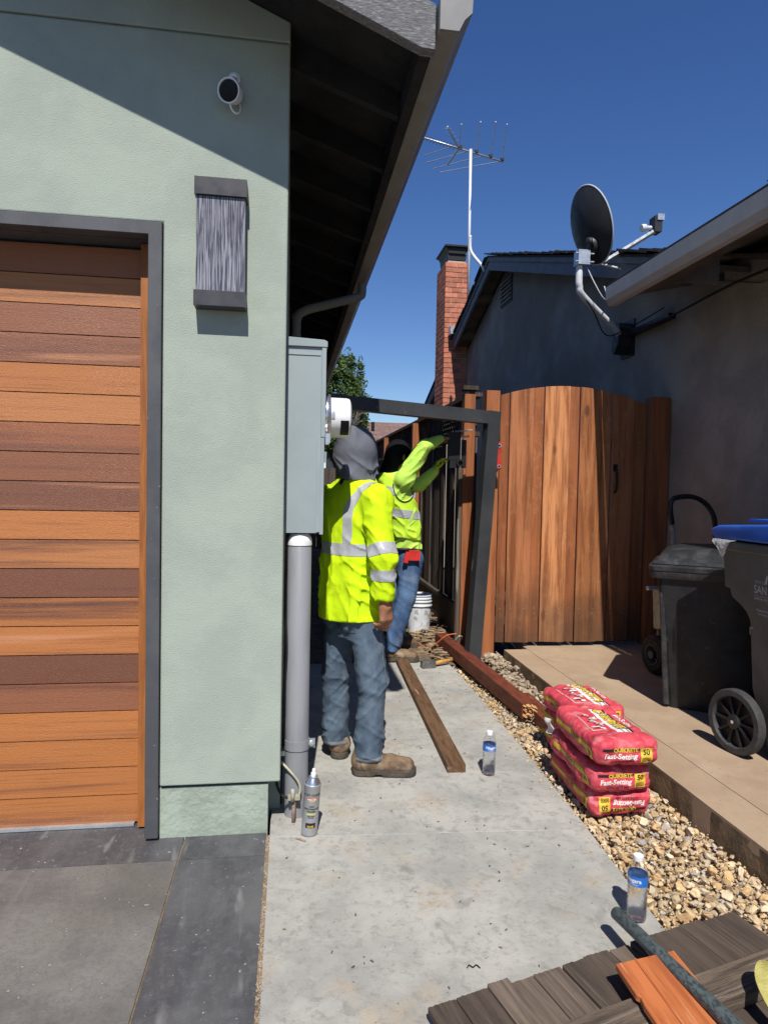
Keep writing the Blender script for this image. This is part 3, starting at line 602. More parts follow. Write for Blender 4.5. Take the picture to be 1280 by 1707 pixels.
# front eave and gutter
part('eave_soffit', prism(B(), [(2.535, 2.935), (3.168, 3.075), (3.168, 3.10), (2.535, 2.96)], 'y', -2, 5.03), m_soff2, H2)
part('eave_roof', prism(B(), [(2.50, 3.03), (5, 3.9), (5, 3.95), (2.50, 3.06)], 'y', -2, 5.06), m_shingle, H2)
part('fascia_board', bx(2.505, 2.53, -2, 5.04, 2.87, 3.02), m_rake, H2)
g2 = [(2.503, 2.852), (2.455, 2.852), (2.443, 2.875), (2.428, 2.895), (2.425, 2.995), (2.435, 2.997), (2.438, 2.90), (2.452, 2.88), (2.460, 2.860), (2.503, 2.860)]
gg = part('gutter', prism(B(), g2, 'y', -2, 4.96), m_beige, H2)
part('gutter_end_cap', prism(B(), [g2[0], g2[1], g2[2], g2[3], g2[4], (2.503, 2.995)], 'y', 4.9605, 4.966), m_beige, gg)
tag(part('eave_cable', T(smoothpath([(3.14, -.5, 2.90), (3.12, 2.0, 2.90), (3.1, 3.4, 2.87), (3.11, 4.4, 2.90), (3.10, 5.2, 2.86), (3.05, 5.6, 2.86), (3.0, 5.8, 2.93)], 8), .010, 8), m_cable, smooth=True), 'black cable running under the pale eave to the satellite dish', 'cable')
# chimney
cx0, cx1, cy0, cy1, cz1 = 2.735, 3.165, 11.87, 12.60, 5.50
chm = part('chimney', bx(cx0 + .012, cx1, cy0 + .012, cy1, -.05, cz1 - .01), m_mortar, H2)
ch = .0905; bl = .215
brs = {}
def brickmesh(lx, ly):
    key = (round(lx, 3), round(ly, 3))
    if key not in brs:
        q = B(); box(q, 0, lx, 0, ly, 0, ch - .013); finish_bm(q, .003); me = bpy.data.meshes.new('brick'); q.to_mesh(me); q.free(); me.materials.append(m_brick); brs[key] = me
    return brs[key]
def brick(x, y, z, lx, ly):
    o = bpy.data.objects.new('brick', brickmesh(lx, ly)); C.objects.link(o); o.parent = chm; o.location = Vector((x + random.uniform(-.001, .001), y + random.uniform(-.001, .001), z)) - wloc(chm)
nc = 32
for r_ in range(nc):
    z = cz1 - (r_ + 1) * ch
    W = cx1 - cx0
    segs = [(0, .105), (.115, .205), (.33, .10)] if r_ % 2 else [(0, .21), (.22, .21)]
    for s, l in segs: brick(cx0 + s, cy0, z, l, .09)
    segs = [(.10, .20), (.31, .20), (.52, .20)] if r_ % 2 else [(.10, .095), (.205, .20), (.415, .20), (.625, .10)]
    for s, l in segs: brick(cx0, cy0 + s, z, .08, l)
part('chimney_crown', bx(cx0 + .05, cx1 - .05, cy0 + .05, cy1 - .05, cz1 - .009, cz1 + .03), m_mortar, H2, bevel=.01)
cp = part('chimney_cap', prism(B(), [(cx0 + .06, cz1 + .05), (cx1 - .05, cz1 + .05), (cx1 - .03, cz1 + .16), (cx0 + .04, cz1 + .16)], 'y', cy0 + .06, cy1 - .06), m_blackmetal, H2)
part('cap_plate', bx(cx0 - .02, cx1 + .02, cy0 - .02, cy1 + .02, cz1 + .27, cz1 + .30), m_blackmetal, cp, bevel=.004)
part('cap_skirt', prism(B(), [(cx0 + .0, cz1 + .268), (cx1 - .0, cz1 + .268), (cx1 - .07, cz1 + .161), (cx0 + .07, cz1 + .161)], 'y', cy0 + .03, cy1 - .03), m_blackmetal, cp)
part('flashing', bx(2.80, XR + .02, 11.66, 11.868, rz(11.7) + .02, rz(11.7) + .16), m_galv, H2, bevel=.004)
tag(part('mast_bracket', T(smoothpath([(XR - .01, 9.95, 4.72), (XR - .03, 9.97, 4.80), (2.77, 10.1, 4.99), (2.72, 10.15, 5.12), (2.715, 10.15, 5.32)], 6), .024, 12), m_whitepole, smooth=True), 'short bent white pole left on the gable peak beside the chimney', 'pole')

# TV antenna
A1 = thing('tv_antenna', 'tall rooftop television antenna on a white mast beside the chimney', 'antenna', (3.14, 11.85, 5.3))
part('mast', T([(3.16, 11.84, 4.6), (3.137, 11.84, 7.50)], .024, 10), m_whitepole, A1, smooth=True)
part('boom', T([(2.237, 11.605, 7.50), (3.845, 12.174, 7.50)], .017, 8), m_galv, A1, smooth=True)
ZB = 7.5
for (a, b) in (((2.925, 11.85), (2.771, 11.101)), ((3.276, 11.97), (3.066, 10.974)), ((3.577, 12.08), (3.311, 10.93)), ((3.824, 12.165), (3.52, 10.967))):
    part('element', T([(*a, ZB + .02), (*b, ZB + .02)], .009, 6), m_galv, A1)
for (a, b) in (((2.808, 11.81), (2.367, 12.24)), ((3.135, 11.93), (2.455, 12.499)), ((3.456, 12.04), (2.627, 12.706)), ((3.845, 12.174), (2.794, 12.823))):
    part('element', T([(*a, ZB + .015), (*b, ZB + .015)], .008, 6), m_galv, A1)
part('corner_reflector', T([(2.92, 11.85, ZB), (2.574, 11.269, ZB + .05)], .016, 8), m_galv, A1)
part('corner_reflector', T([(2.92, 11.85, ZB), (2.837, 12.359, ZB - .05)], .016, 8), m_galv, A1)
for k in range(4):
    t = .4 + .2 * k; x = 2.92 + (2.574 - 2.92) * t; y = 11.85 + (11.269 - 11.85) * t
    part('element', T([(x - .10, y - .10, ZB - .04), (x + .10, y + .10, ZB + .08)], .003, 5), m_galv, A1)
for k in range(10):
    x = 2.26 + k * .065; y = 11.613 + k * .023
    part('element', T([(x - .03, y + .08, ZB), (x + .03, y - .08, ZB)], .004, 5), m_blackmetal, A1)
for (x, y) in ((2.95, 11.86), (3.276, 11.97), (3.577, 12.08), (3.824, 12.165)):
    part('insulator', bx(x - .03, x + .03, y - .03, y + .03, ZB + .002, ZB + .06), m_blackmetal, A1, bevel=.006)

# satellite dish
D1 = thing('satellite_dish', 'dark grey satellite dish on a bent pole mounted to the neighbour wall', 'satellite dish', (3.16, 5.97, 2.8))
n_ = Vector((.90, .22, .33)).normalized(); upv = Vector((0.02, 0, 1)); upv = (upv - n_ * upv.dot(n_)).normalized(); sv = n_.cross(upv)
dc = Vector((2.575, 5.6, 3.725)); ra, rb = .335, .250
def dishp(u, a, back=0):
    d = .075 * u * u
    return dc + upv * (ra * u * math.cos(a)) + sv * (rb * u * math.sin(a)) + n_ * (d - .06 - back)
q = B(); NR, NA = 8, 40; rows = []
for i in range(NR + 1):
    rows.append([q.verts.new(dishp(i / NR, 2 * math.pi * k / NA)) for k in range(NA)])
for i in range(NR):
    for k in range(NA): q.faces.new((rows[i][k], rows[i][(k + 1) % NA], rows[i + 1][(k + 1) % NA], rows[i + 1][k]))
bmesh.ops.remove_doubles(q, verts=q.verts, dist=1e-5)
part('reflector_face', q, m_dishrim, D1, smooth=True)
q = B(); rows = []
for i in range(NR + 1): rows.append([q.verts.new(dishp(i / NR, 2 * math.pi * k / NA, .006)) for k in range(NA)])
for i in range(NR):
    for k in range(NA): q.faces.new((rows[i][k], rows[i + 1][k], rows[i + 1][(k + 1) % NA], rows[i][(k + 1) % NA]))
bmesh.ops.remove_doubles(q, verts=q.verts, dist=1e-5)
part('reflector_back', q, m_dish, D1, smooth=True)
q = tube(B(), [dishp(1, 2 * math.pi * k / NA, .003) for k in range(NA + 1)], .0075, 8, cap=False); part('rim', q, m_dishrim, D1, smooth=True)
bk = dishp(.55, math.pi, .03)
part('back_bracket', T(smoothpath([dishp(.35, math.pi * .96, .02), dishp(.5, math.pi * .8, .06), bk + Vector((-.01, 0, -.03)), Vector((2.52, 5.59, 3.42))], 5), [.02] * 16, 8), m_dish, D1, smooth=True)
part('back_plate', lathe(B(), [(0, 0), (.085, 0), (.075, .03), (0, .035)], axM(dishp(.5, math.pi, .006), -n_), 20), m_dish, D1, smooth='auto')
part('clamp', bx(2.455, 2.56, 5.55, 5.65, 3.375, 3.50), m_galv, D1, bevel=.008)
part('clamp_bolt', T([(2.43, 5.56, 3.40), (2.60, 5.56, 3.40)], .007, 8), m_galv, D1)
part('clamp_bolt', T([(2.43, 5.56, 3.47), (2.60, 5.56, 3.47)], .007, 8), m_galv, D1)
part('mast', T(smoothpath([(2.49, 5.61, 3.47), (2.49, 5.61, 3.27), (2.50, 5.62, 3.20), (2.56, 5.66, 3.125), (2.98, 5.90, 2.925), (3.06, 5.95, 2.87)], 5), .030, 16), m_whitepole, D1, smooth=True)
part('foot_bracket', prism(B(), [(5.90, 2.98), (6.04, 3.0), (6.05, 2.74), (6.0, 2.70), (5.92, 2.78)], 'x', 3.03, 3.168), m_dish, D1, bevel=.006)
part('foot_plate', bx(3.155, 3.169, 5.86, 6.1, 2.68, 3.02), m_dish, D1, bevel=.004)
part('side_bracket', bx(3.10, 3.166, 5.2, 5.92, 2.855, 2.90), m_dish, D1, bevel=.004)
arm0 = dishp(1.0, math.pi * .97, -.01); arm1 = Vector((3.245, 5.70, 3.77))
part('feed_arm', T([arm0, arm1], .021, 4), m_galv, D1)
part('strut', T([dishp(.95, math.pi * 1.1, -.02), Vector((3.0, 5.62, 3.36))], .010, 8), m_whitepole, D1, smooth=True)
lnb = part('receiver', bx(3.215, 3.285, 5.66, 5.76, 3.75, 3.89), m_dish, D1, bevel=.008)
part('receiver_cap', bx(3.235, 3.30, 5.65, 5.77, 3.85, 3.905), m_galv, D1, bevel=.008)
part('feed_horn', lathe(B(), [(0, 0), (.028, 0), (.033, .01), (.033, .04), (.02, .055), (.018, .10), (0, .10)], axM((3.095, 5.68, 3.775), (1, .1, .12)), 20), m_whitepole, D1, smooth='auto')
part('cable', T(smoothpath([(2.56, 5.6, 3.36), (2.62, 5.6, 3.25), (2.72, 5.62, 3.12), (2.80, 5.7, 3.14), (2.78, 5.72, 3.25)], 6), .005, 6), m_whitepole, D1, smooth=True)
part('cable', T(smoothpath([(2.50, 5.65, 3.2), (2.66, 5.68, 3.02), (2.9, 5.9, 2.86), (3.05, 5.8, 2.9), (3.12, 5.3, 2.97)], 6), .006, 6), m_cable, D1, smooth=True)

# ------------------------------------------------------------------ far roof, trees
H3 = thing('far_house', 'distant house with brown tiled roof behind the fence', 'house', (5, 24, 0))
part('wall', bx(1.5, 9, 22.6, 28, -.05, 2.75), m_wallfar, H3)
rf3 = part('roof', prism(B(), [(21.9, 2.68), (25.2, 3.80), (28.6, 2.68)], 'x', 1.0, 9.5), m_tile, H3)
part('fascia', bx(1.0, 9.5, 21.86, 21.895, 2.56, 2.68), m_wallfar, H3)
tme = bpy.data.meshes.new('tile'); q = B(); box(q, 0, .40, 0, .32, 0, .035); finish_bm(q, .008); q.to_mesh(tme); q.free(); tme.materials.append(m_tile)
a3 = math.atan(1.12 / 3.3)
for r_ in range(12):
    for c in range(8):
        y = 21.88 + r_ * .277; o = bpy.data.objects.new('roof_tile', tme); C.objects.link(o); o.parent = rf3
        o.location = Vector((2.0 + c * .405 + (r_ % 2) * .2 + random.uniform(-.01, .01), y, 2.70 + (y - 21.9) * 1.12 / 3.3)) - wloc(rf3); o.rotation_euler = (a3 + .05, 0, 0)
part('vent_pipe', T([(2.95, 23.9, 3.2), (2.95, 23.9, 3.75)], .06, 10), m_blackmetal, H3)
def tree(label, base, blobs, n, leaf, seed, twig=None, trunk=True):
    random.seed(seed); r = np.random.RandomState(seed); t = thing('tree', label, 'tree', base)
    tr = B(); top = Vector(blobs[0][0])
    tube(tr, smoothpath([base, Vector(base).lerp(top, .5) + Vector((.1, 0, 0)), top], 4), [.16 - .012 * k for k in range(9)], 10)
    for c, rad in blobs: tube(tr, [Vector(base).lerp(top, .45), Vector(c)], [.06, .02], 6)
    part('trunk', tr, m_bark, t, smooth=True)
    V = []; F = []; CL = []
    tot = sum(b[1][0] * b[1][1] * b[1][2] for b in blobs)
    for c, rad in blobs:
        k = int(n * rad[0] * rad[1] * rad[2] / tot); cl = max(8, k // 45)
        cs = r.normal(size=(cl, 3)); cs /= np.linalg.norm(cs, axis=1)[:, None]; cs *= r.uniform(.55, 1.0, (cl, 1))
        for i in range(k):
            p = cs[i % cl] + r.normal(size=3) * .13; p = p * rad + c; s = leaf * r.uniform(.6, 1.4)
            d = r.normal(size=3); d[2] *= .6; d /= np.linalg.norm(d); e = np.cross(d, r.normal(size=3)); e /= np.linalg.norm(e)
            o = len(V); V += [p - d * s, p + e * s * .35, p + d * s, p - e * s * .35]; F.append((o, o + 1, o + 2, o + 3)); g_ = r.uniform(.55, 1.5) * (.8 + .5 * ((i % cl) * 7 % 5) / 5); CL += [(.085 * g_, .135 * g_, .032 * g_, 1)] * 4
    me = bpy.data.meshes.new('crown'); me.from_pydata([tuple(v - np.array(base)) for v in V], [], F); me.materials.append(m_leaf)
    ca = me.color_attributes.new('tint', 'FLOAT_COLOR', 'POINT'); ca.data.foreach_set('color', np.array(CL, np.float32).ravel())
    o = bpy.data.objects.new('crown', me); C.objects.link(o); o.parent = t
    if twig:
        q = B()
        for i in range(46):
            a = Vector(twig) + Vector((random.uniform(-.05, .05), 0, 0)); b = a + Vector((random.uniform(-.28, .34), random.uniform(-.3, .05), random.uniform(.15, .62)))
            tube(q, [a, a.lerp(b, .5) + Vector((random.uniform(-.05, .05), 0, .05)), b], .005, 4)
        part('dead_branches', q, m_twig, t)
    return t
tree('bushy dark green tree beyond the green house eave with dry grey twigs', (1.3, 18.2, -.05),
     [((1.35, 18, 3.9), (.62, .8, .95)), ((.9, 18.1, 3.0), (.8, .8, .9)), ((1.75, 17.9, 3.3), (.42, .6, .65)), ((1.65, 18, 4.45), (.35, .4, .5)), ((1.1, 18, 4.6), (.45, .5, .5)), ((1.8, 17.9, 2.5), (.45, .5, .5)), ((.4, 18, 3.9), (.6, .7, .8))], 26000, .05, 4, twig=(1.62, 17.35, 2.95))
tree('green tree tip peeking over the neighbour roof at the right edge', (13.2, 16.2, -.05),
     [((13.3, 16, 9.0), (1.15, 1.0, .9)), ((13.9, 16.3, 8.0), (1.3, 1.2, 1.3))], 5000, .09, 9)

# ------------------------------------------------------------------ side yard fence
F1 = thing('side_fence', 'dark weathered board fence with lattice top running along the side yard', 'fence', (1.6, 9, 0))
random.seed(12)
y = 5.72; bmesh_cache = {}
while y < 14.6:
    wd = .135; h = 1.86 + random.uniform(-.01, .01); dx = random.choice((0, .012, .02))
    part('board', bx(1.60 + dx, 1.618 + dx, y, y + wd - random.uniform(.004, .02), .30, h), m_oldfence, F1); y += wd
part('kickboard', bx(1.575, 1.60, 5.72, 14.6, -.03, .27), m_oldfence, F1)
part('bottom_rail', bx(1.56, 1.599, 5.72, 14.6, .272, .31), m_oldfence, F1)
part('top_rail', bx(1.575, 1.66, 5.72, 14.6, 1.87, 1.91), m_oldfence, F1)
part('cap_rail', bx(1.56, 1.67, 5.70, 14.6, 2.215, 2.25), m_oldfence, F1)
for s in (1, -1):
    k = 0; y = 5.3 if s == 1 else 5.72
    while y < 14.4:
        a = Vector((1.615 + .008 * s, y, 1.91)); b = Vector((1.615 + .008 * s, y + .305, 2.215))
        if s == -1: a.z, b.z = b.z, a.z
        if a.y > 5.6 or b.y > 5.95:
            a2 = a if a.y > 5.72 else a.lerp(b, (5.72 - a.y) / .305)
            d = (b - a2).normalized(); nn = Vector((0, -d.z, d.y)) * .017
            q = B(); vs = [q.verts.new(p + Vector((ox, 0, 0))) for ox in (-.004, .004) for p in (a2 - nn, a2 + nn, b + nn, b - nn)]
            q.faces.new(vs[:4][::-1]); q.faces.new(vs[4:])
            for i in range(4): q.faces.new((vs[i], vs[(i + 1) % 4], vs[4 + (i + 1) % 4], vs[4 + i]))
            part('lattice_slat', q, m_oldfence, F1)
        y += .095
for y in (8.1, 10.6, 13.0): part('post', bx(1.50, 1.59, y, y + .09, -.05, 2.2), m_cedar, F1, bevel=.004)
pst = part('end_post', bx(1.485, 1.58, 5.60, 5.695, -.05, 2.22), m_cedar, F1, bevel=.005)
part('post_cap', bx(1.47, 1.60, 5.585, 5.71, 2.255, 2.29), m_oldfence, F1, bevel=.004)
part('post_side', bx(1.45, 1.484, 5.62, 5.68, -.03, 1.86), m_oldfence, F1)

# far cross fence closing the yard
F2 = thing('far_fence', 'dark board fence closing the far end of the side yard', 'fence', (.8, 14.7, 0))
x = -.2
while x < 1.58: part('board', bx(x, x + .125, 14.7, 14.72, 0, 1.8), m_oldfence, F2); x += .135

# ------------------------------------------------------------------ wooden gate
G2 = thing('wooden_gate', 'arched cedar plank gate with one side in deep shade', 'gate', (2.3, 5.25, .1))
def zt(x): return 2.262 - .27 * (x - 2.28) ** 2
edges = [1.692, 1.770, 1.975, 2.064, 2.285, 2.372, 2.565, 2.655, 2.85, 2.97]
cols = [(.33, .105, .035), (.44, .165, .066), (.30, .10, .036), (.47, .20, .080), (.33, .11, .04), (.44, .165, .058), (.30, .12, .045), (.3, .12, .05), (.28, .11, .04)]
for k in range(9):
    a, b = edges[k] + .002, edges[k + 1] - .002; n = 8
    poly = [(a, .135 + random.uniform(0, .008)), (b, .135)] + [(b + (a - b) * i / n, zt(b + (a - b) * i / n)) for i in range(n + 1)]
    y0 = 5.235 if k % 2 else 5.25
    o = part('board', prism(B(), poly, 'y', y0, y0 + .014), m_gate, G2, bevel=.0025); o.color = (*cols[k], 1)
part('crossbar', bx(1.70, 2.96, 5.266, 5.30, .35, .44), m_cedar, G2); part('crossbar', bx(1.70, 2.96, 5.266, 5.30, 1.75, 1.84), m_cedar, G2)
part('handle', T(smoothpath([(2.69, 5.232, 1.60), (2.69, 5.205, 1.585), (2.69, 5.195, 1.50), (2.69, 5.205, 1.41), (2.69, 5.232, 1.395)], 5), .010, 8), m_blackmetal, G2, smooth=True)
part('latch_plate', bx(2.672, 2.712, 5.230, 5.2345, 1.57, 1.63), m_blackmetal, G2)
q = B()
for k in range(9):
    xm = (edges[k] + edges[k + 1]) / 2
    for z in (.38, .42, 1.78, 1.82):
        for dx in ((-.06, .06) if edges[k + 1] - edges[k] > .15 else (0,)): lathe(q, [(0, -.0015), (.004, -.001), (.004, 0), (0, 0)], axM((xm + dx + random.uniform(-.006, .006), 5.2345 if k % 2 else 5.2495, z + random.uniform(-.008, .008)), (0, 1, 0)), 6)
tag(part('nail_heads', q, m_rust, G2), kind='stuff')
tag(part('gate_post', bx(1.575, 1.686, 5.25, 5.35, -.04, 2.205), m_cedar, bevel=.005), 'cedar post on the left of the wooden gate with weathered top', 'post')
tag(part('gate_post', bx(2.985, 3.155, 5.21, 5.32, .09, 2.20), m_cedar, bevel=.005), 'shaded cedar post between the wooden gate and grey wall', 'post')

# ------------------------------------------------------------------ steel gate frame
FR = thing('steel_gate_frame', 'charcoal steel gate frame leaning upright across the side yard', 'gate frame', (1.57, 5.1, 0))
TR_, BR_, TL_ = Vector((1.60, 5.17, 1.97)), Vector((1.455, 5.12, -.2)), Vector((.02, 4.96, 2.05))
def beam(a, b, wid, dep, wdir, nm, par, mt, bevel=.004):
    a = Vector(a); b = Vector(b); z = (b - a).normalized(); x = Vector(wdir); x = (x - z * x.dot(z)).normalized(); y = z.cross(x)
    M = Matrix.Identity(4)
    for i in range(3): M[i][0] = x[i]; M[i][1] = y[i]; M[i][2] = z[i]; M[i][3] = a[i]
    return part(nm, box(B(), -wid / 2, wid / 2, -dep / 2, dep / 2, 0, (b - a).length, M), mt, par, bevel=bevel)
wdir = (TR_ - TL_).normalized()
beam(BR_, TR_ + Vector((.002, .001, .052)), .105, .10, wdir, 'post', FR, m_frame)
beam(TL_, TR_ - wdir * .0535, .10, .10, (0, 0, 1), 'beam', FR, m_frame)
beam(TR_ - Vector((.07, 0, .055)), TR_ - Vector((.055, .052, .05)), .012, .01, (1, 0, 0), 'weld', FR, m_frame)
LV = thing('spirit_level', 'small red spirit level on the edge of the steel gate frame', 'level', (1.655, 5.14, 1.55))
part('body', prism(B(), [(1.632, 1.56), (1.672, 1.56), (1.672, 1.62), (1.66, 1.64), (1.66, 1.69), (1.672, 1.71), (1.672, 1.775), (1.632, 1.775)], 'y', 5.13, 5.155), m_red, LV, bevel=.003)
for z in (1.585, 1.75): part('vial', lathe(B(), [(.009, 0), (.015, 0), (.015, .006), (.009, .006), (.009, 0)], axM((1.652, 5.13, z), (0, -1, 0)), 16), m_galv, LV)

# ------------------------------------------------------------------ red brown broken post and plank on the ground
PL = thing('broken_post', 'red brown wooden post lying on the gravel with splintered end', 'post', (1.4, 4.8, 0))
pa = Vector((1.35, 5.75, .062)); pb = Vector((1.475, 3.86, .045))
beam(pa, pb, .095, .095, (1, .1, 0), 'timber', PL, m_redpost, .005)
dpl = (pb - pa).normalized(); q = B(); random.seed(4)
for k in range(46):
    o = Vector((random.uniform(-.04, .04), 0, random.uniform(-.04, .04))); l = random.uniform(.008, .045)
    tube(q, [pb + o - dpl * .01, pb + o + dpl * l], [.008, .002], 5)
part('splinters', q, m_split, PL)
part('wire', T(smoothpath([pb + Vector((.02, -.03, -.03)), pb + Vector((-.02, -.08, -.04))], 3), .0025, 6), m_galv, PL)
PK = thing('loose_plank', 'narrow weathered brown plank lying on the concrete walkway', 'plank', (.85, 4.1, 0))
beam((.905, 5.16, .020), (.835, 3.14, .020), .092, .038, (1, 0, 0), 'board', PK, m_plank, .003)
tag(part('dark_post', box(B(), 1.50, 1.60, 3.35, 4.2, -.03, .05), m_redpost, bevel=.004, loc=(1.55, 3.8, 0)), 'dark stub of timber lying behind the red bags', 'timber')
# hammer
HM = thing('hammer', 'club hammer with orange handle lying on the walkway end', 'hammer', (1.12, 5.07, 0))
part('head', box(B(), -.055, .055, -.028, .028, 0, .055, Matrix.Translation((1.09, 5.03, .002)) @ Matrix.Rotation(.15, 4, 'Z')), m_steelhead, HM, bevel=.009, seg=2)
part('handle', T([(1.12, 5.03, .03), (1.30, 5.12, .035)], .016, 10), m_yhandle, HM, smooth=True)
tag(part('string', T(smoothpath([(1.02, 6.1, .01), (1.12, 5.9, .03), (1.18, 5.7, .01), (1.25, 5.6, .03), (1.34, 5.5, .14), (1.42, 5.45, .17)], 6), .005, 6), m_cord, smooth=True), 'orange string trailing over the end of the broken post', 'string')
tag(part('wire_clip', T(smoothpath([(1.40, 5.42, .12), (1.43, 5.4, .16), (1.46, 5.41, .15), (1.45, 5.43, .12)], 5), .006, 6), m_galv, smooth=True), 'bent metal clip lying on the far end of the broken post', 'clip')
tag(part('paver', bx(.80, 1.16, 5.22, 5.62, -.03, .012), m_tanside, bevel=.006), 'small dusty paver at the end of the walkway beside the boots', 'paver')
# bucket
BK = thing('bucket', 'scuffed white plastic bucket standing by the fence behind the worker', 'bucket', (1.27, 6.35, 0))
Mb = Matrix.Translation((1.27, 6.35, -.01))
part('body', lathe(B(), [(.0, 0), (.105, 0), (.108, .01), (.122, .30), (.126, .365), (.120, .365), (.103, .02), (0, .02)], Mb, 40), m_bucket, BK, smooth='auto')
for z in (.275, .315, .345, .372): part('rim', lathe(B(), [(.122, z - .009), (.132, z - .007), (.132, z + .003), (.122, z + .004), (.122, z - .009)], Mb, 40), m_bucket, BK, smooth='auto')

# ------------------------------------------------------------------ fence panel lying in front with orange board and pipe
e_ = Vector((.967, .253, 0)); b_ = Vector((.253, -.967, 0))
FP = thing('fence_panel', 'old weathered fence panel lying flat in the foreground on the walkway', 'fence panel', (.9, 1.3, 0))
Mf = Matrix.Identity(4)
for i in range(3): Mf[i][0] = e_[i]; Mf[i][1] = -b_[i]; Mf[i][2] = (0, 0, 1)[i]; Mf[i][3] = (.372, 1.647, .02)[i]
FP.rotation_euler = (0, 0, math.atan2(e_.y, e_.x)); FP.location = (.372, 1.647, .0)
random.seed(8)
wds = [.085, .10, .07, .075, .095, .085, .09, .075, .095, .11, .09, .14]
u = 0
for k, wd in enumerate(wds):
    l = random.uniform(-.007, .007); dz = random.uniform(-.003, .003) + (.006 if k in (2, 5, 8) else 0); q = B(); n = 14
    # ragged board end
    top = [(u + .002 + (wd - .004) * i / n, l + random.uniform(-.002, .0015)) for i in range(n + 1)]
    prism(q, [(u + wd - .002, -1.0), (u + .002, -1.0)] + top, 'z', .030 + dz, .047 + dz)
    bmesh.ops.rotate(q, verts=q.verts, cent=(u + wd / 2, -.3, .04), matrix=Matrix.Rotation(random.uniform(-.012, .012), 3, 'Y'))
    part('board', q, m_oldlay, FP, local=True, bevel=.0015); u += wd
q = B(); box(q, .15, 1.45, -.318, -.222, .060, .098); part('rail', q, m_oldrail, FP, local=True, bevel=.007, seg=2)
q = B(); box(q, .1, 1.1, -.30, -.22, .002, .026); part('rail', q, m_oldrail, FP, local=True, bevel=.004)
OB = thing('orange_board', 'orange stained board lying across the old fence panel', 'board', (.98, 1.45, .1))
q = B(); prism(q, [(.890, .8), (1.075, .8), (1.075, 1.665), (.887, 1.634), (.886, 1.525), (.893, 1.516), (.890, 1.50), (.888, 1.49)], 'z', .112, .130); part('plank', q, m_orange, OB, bevel=.002)
q = B(); prism(q, [(.945, .8), (.951, .8), (.951, 1.644), (.945, 1.643)], 'z', .1305, .1325); part('ridge', q, m_orange, OB)
PP = thing('metal_pipe', 'worn dark teal pipe lying across the foreground boards', 'pipe', (1.02, 1.6, .1))
dp = (Vector((1.055, 1.30, .160)) - Vector((1.018, 1.885, .098))).normalized()
part('tube', T([Vector((1.018, 1.885, .098)) + dp * t for t in (0, .004, .25, .251, .6, 1.1)], [.0165, .0195, .0195, .0195, .0195, .0195], 20), m_pipe, PP, smooth='auto')
part('bore_shade_disc', T([Vector((1.018, 1.885, .098)) - dp * .0012, Vector((1.018, 1.885, .098)) - dp * .0002], .013, 16), m_ink, PP)  # black disc painted for the shaded bore; the tube end is closed
q = B(); pts = smoothpath([(1.235, 1.30, .11), (1.215, 1.42, .12), (1.215, 1.485, .155), (1.245, 1.52, .175), (1.30, 1.53, .15), (1.40, 1.52, .11)], 7); hw = .022; prev = None
for p in pts:
    i = pts.index(p); t = (pts[min(i + 1, len(pts) - 1)] - pts[max(i - 1, 0)]).normalized(); s = t.cross(Vector((0, 0, 1))).normalized() * hw; n2 = s.cross(t).normalized() * .002
    ring = [q.verts.new(p + s + n2), q.verts.new(p - s + n2), q.verts.new(p - s - n2), q.verts.new(p + s - n2)]
    if prev:
        for j in range(4): q.faces.new((prev[j], prev[(j + 1) % 4], ring[(j + 1) % 4], ring[j]))
    prev = ring
bmesh.ops.recalc_face_normals(q, faces=q.faces)
tag(part('strap', q, m_strap, smooth='auto'), 'yellow ribbed webbing strap curling at the bottom right corner', 'strap')
tag(part('screw', T([(.045, 2.60, .005), (.082, 2.575, .005)], [.0035, .0035], 6), m_rust), 'small rusty screw lying by the foot of the spray can', 'screw')
tag(part('worm', T(smoothpath([(.533, 1.83, .004), (.541, 1.84, .004), (.55, 1.83, .004), (.562, 1.838, .004), (.57, 1.825, .004)], 4), .0018, 6), m_cable), 'tiny curled black wire scrap on the pale walkway', 'wire')

# ------------------------------------------------------------------ spray can and bottles
can = thing('spray_can', 'silver grey spray paint can standing by the conduit foot', 'spray can', (.098, 2.64, 0))
Mc = Matrix.Translation((.098, 2.64, .001)) @ Matrix.Rotation(.06, 4, 'Y')
part('body', lathe(B(), [(0, .002), (.030, 0), (.033, .003), (.0335, .006), (.0325, .009), (.0325, .196), (.034, .199), (.034, .204), (.031, .207)], Mc, 40), m_can, can, smooth='auto')
part('shoulder', lathe(B(), [(.031, .207), (.029, .213), (.019, .228), (.0175, .231), (.0175, .234), (.010, .236), (0, .236)], Mc, 40), m_chrome, can, smooth='auto')
part('nozzle', lathe(B(), [(.0105, .236), (.0105, .247), (.0065, .25), (.0065, .262), (.005, .264), (0, .264)], Mc, 20), m_white, can, smooth='auto')
A0 = math.atan2(-2.64, -.098) + .06
def cyl(M, r, a0): return lambda u, v_: M @ Vector((r * math.cos(a0 + u / r), r * math.sin(a0 + u / r), v_))
fc = cyl(Mc, .0329, A0)
q = B()
for s, z, sz in (('RUST-OLEUM', .168, .0125), ('HIGH', .122, .0095), ('PERFORMANCE', .112, .0095), ('ENAMEL', .102, .0095), ('PAINTS METAL', .083, .0045), ('STOPS RUST', .077, .0045)):
    textbm(q, s, sz, lambda x, y, z=z: fc(x, z + y), .0003)
part('lettering', q, m_ink, can)
part('print', quadgrid(B(), -.024, .024, .149, .155, fc, 10, 1), m_redlabel, can)
q = B(); vs = [q.verts.new(cyl(Mc, .0331, A0)(.014 * math.cos(t * math.pi / 8), .151 + .008 * math.sin(t * math.pi / 8))) for t in range(16)]; q.faces.new(vs); part('print', q, m_yellow, can)
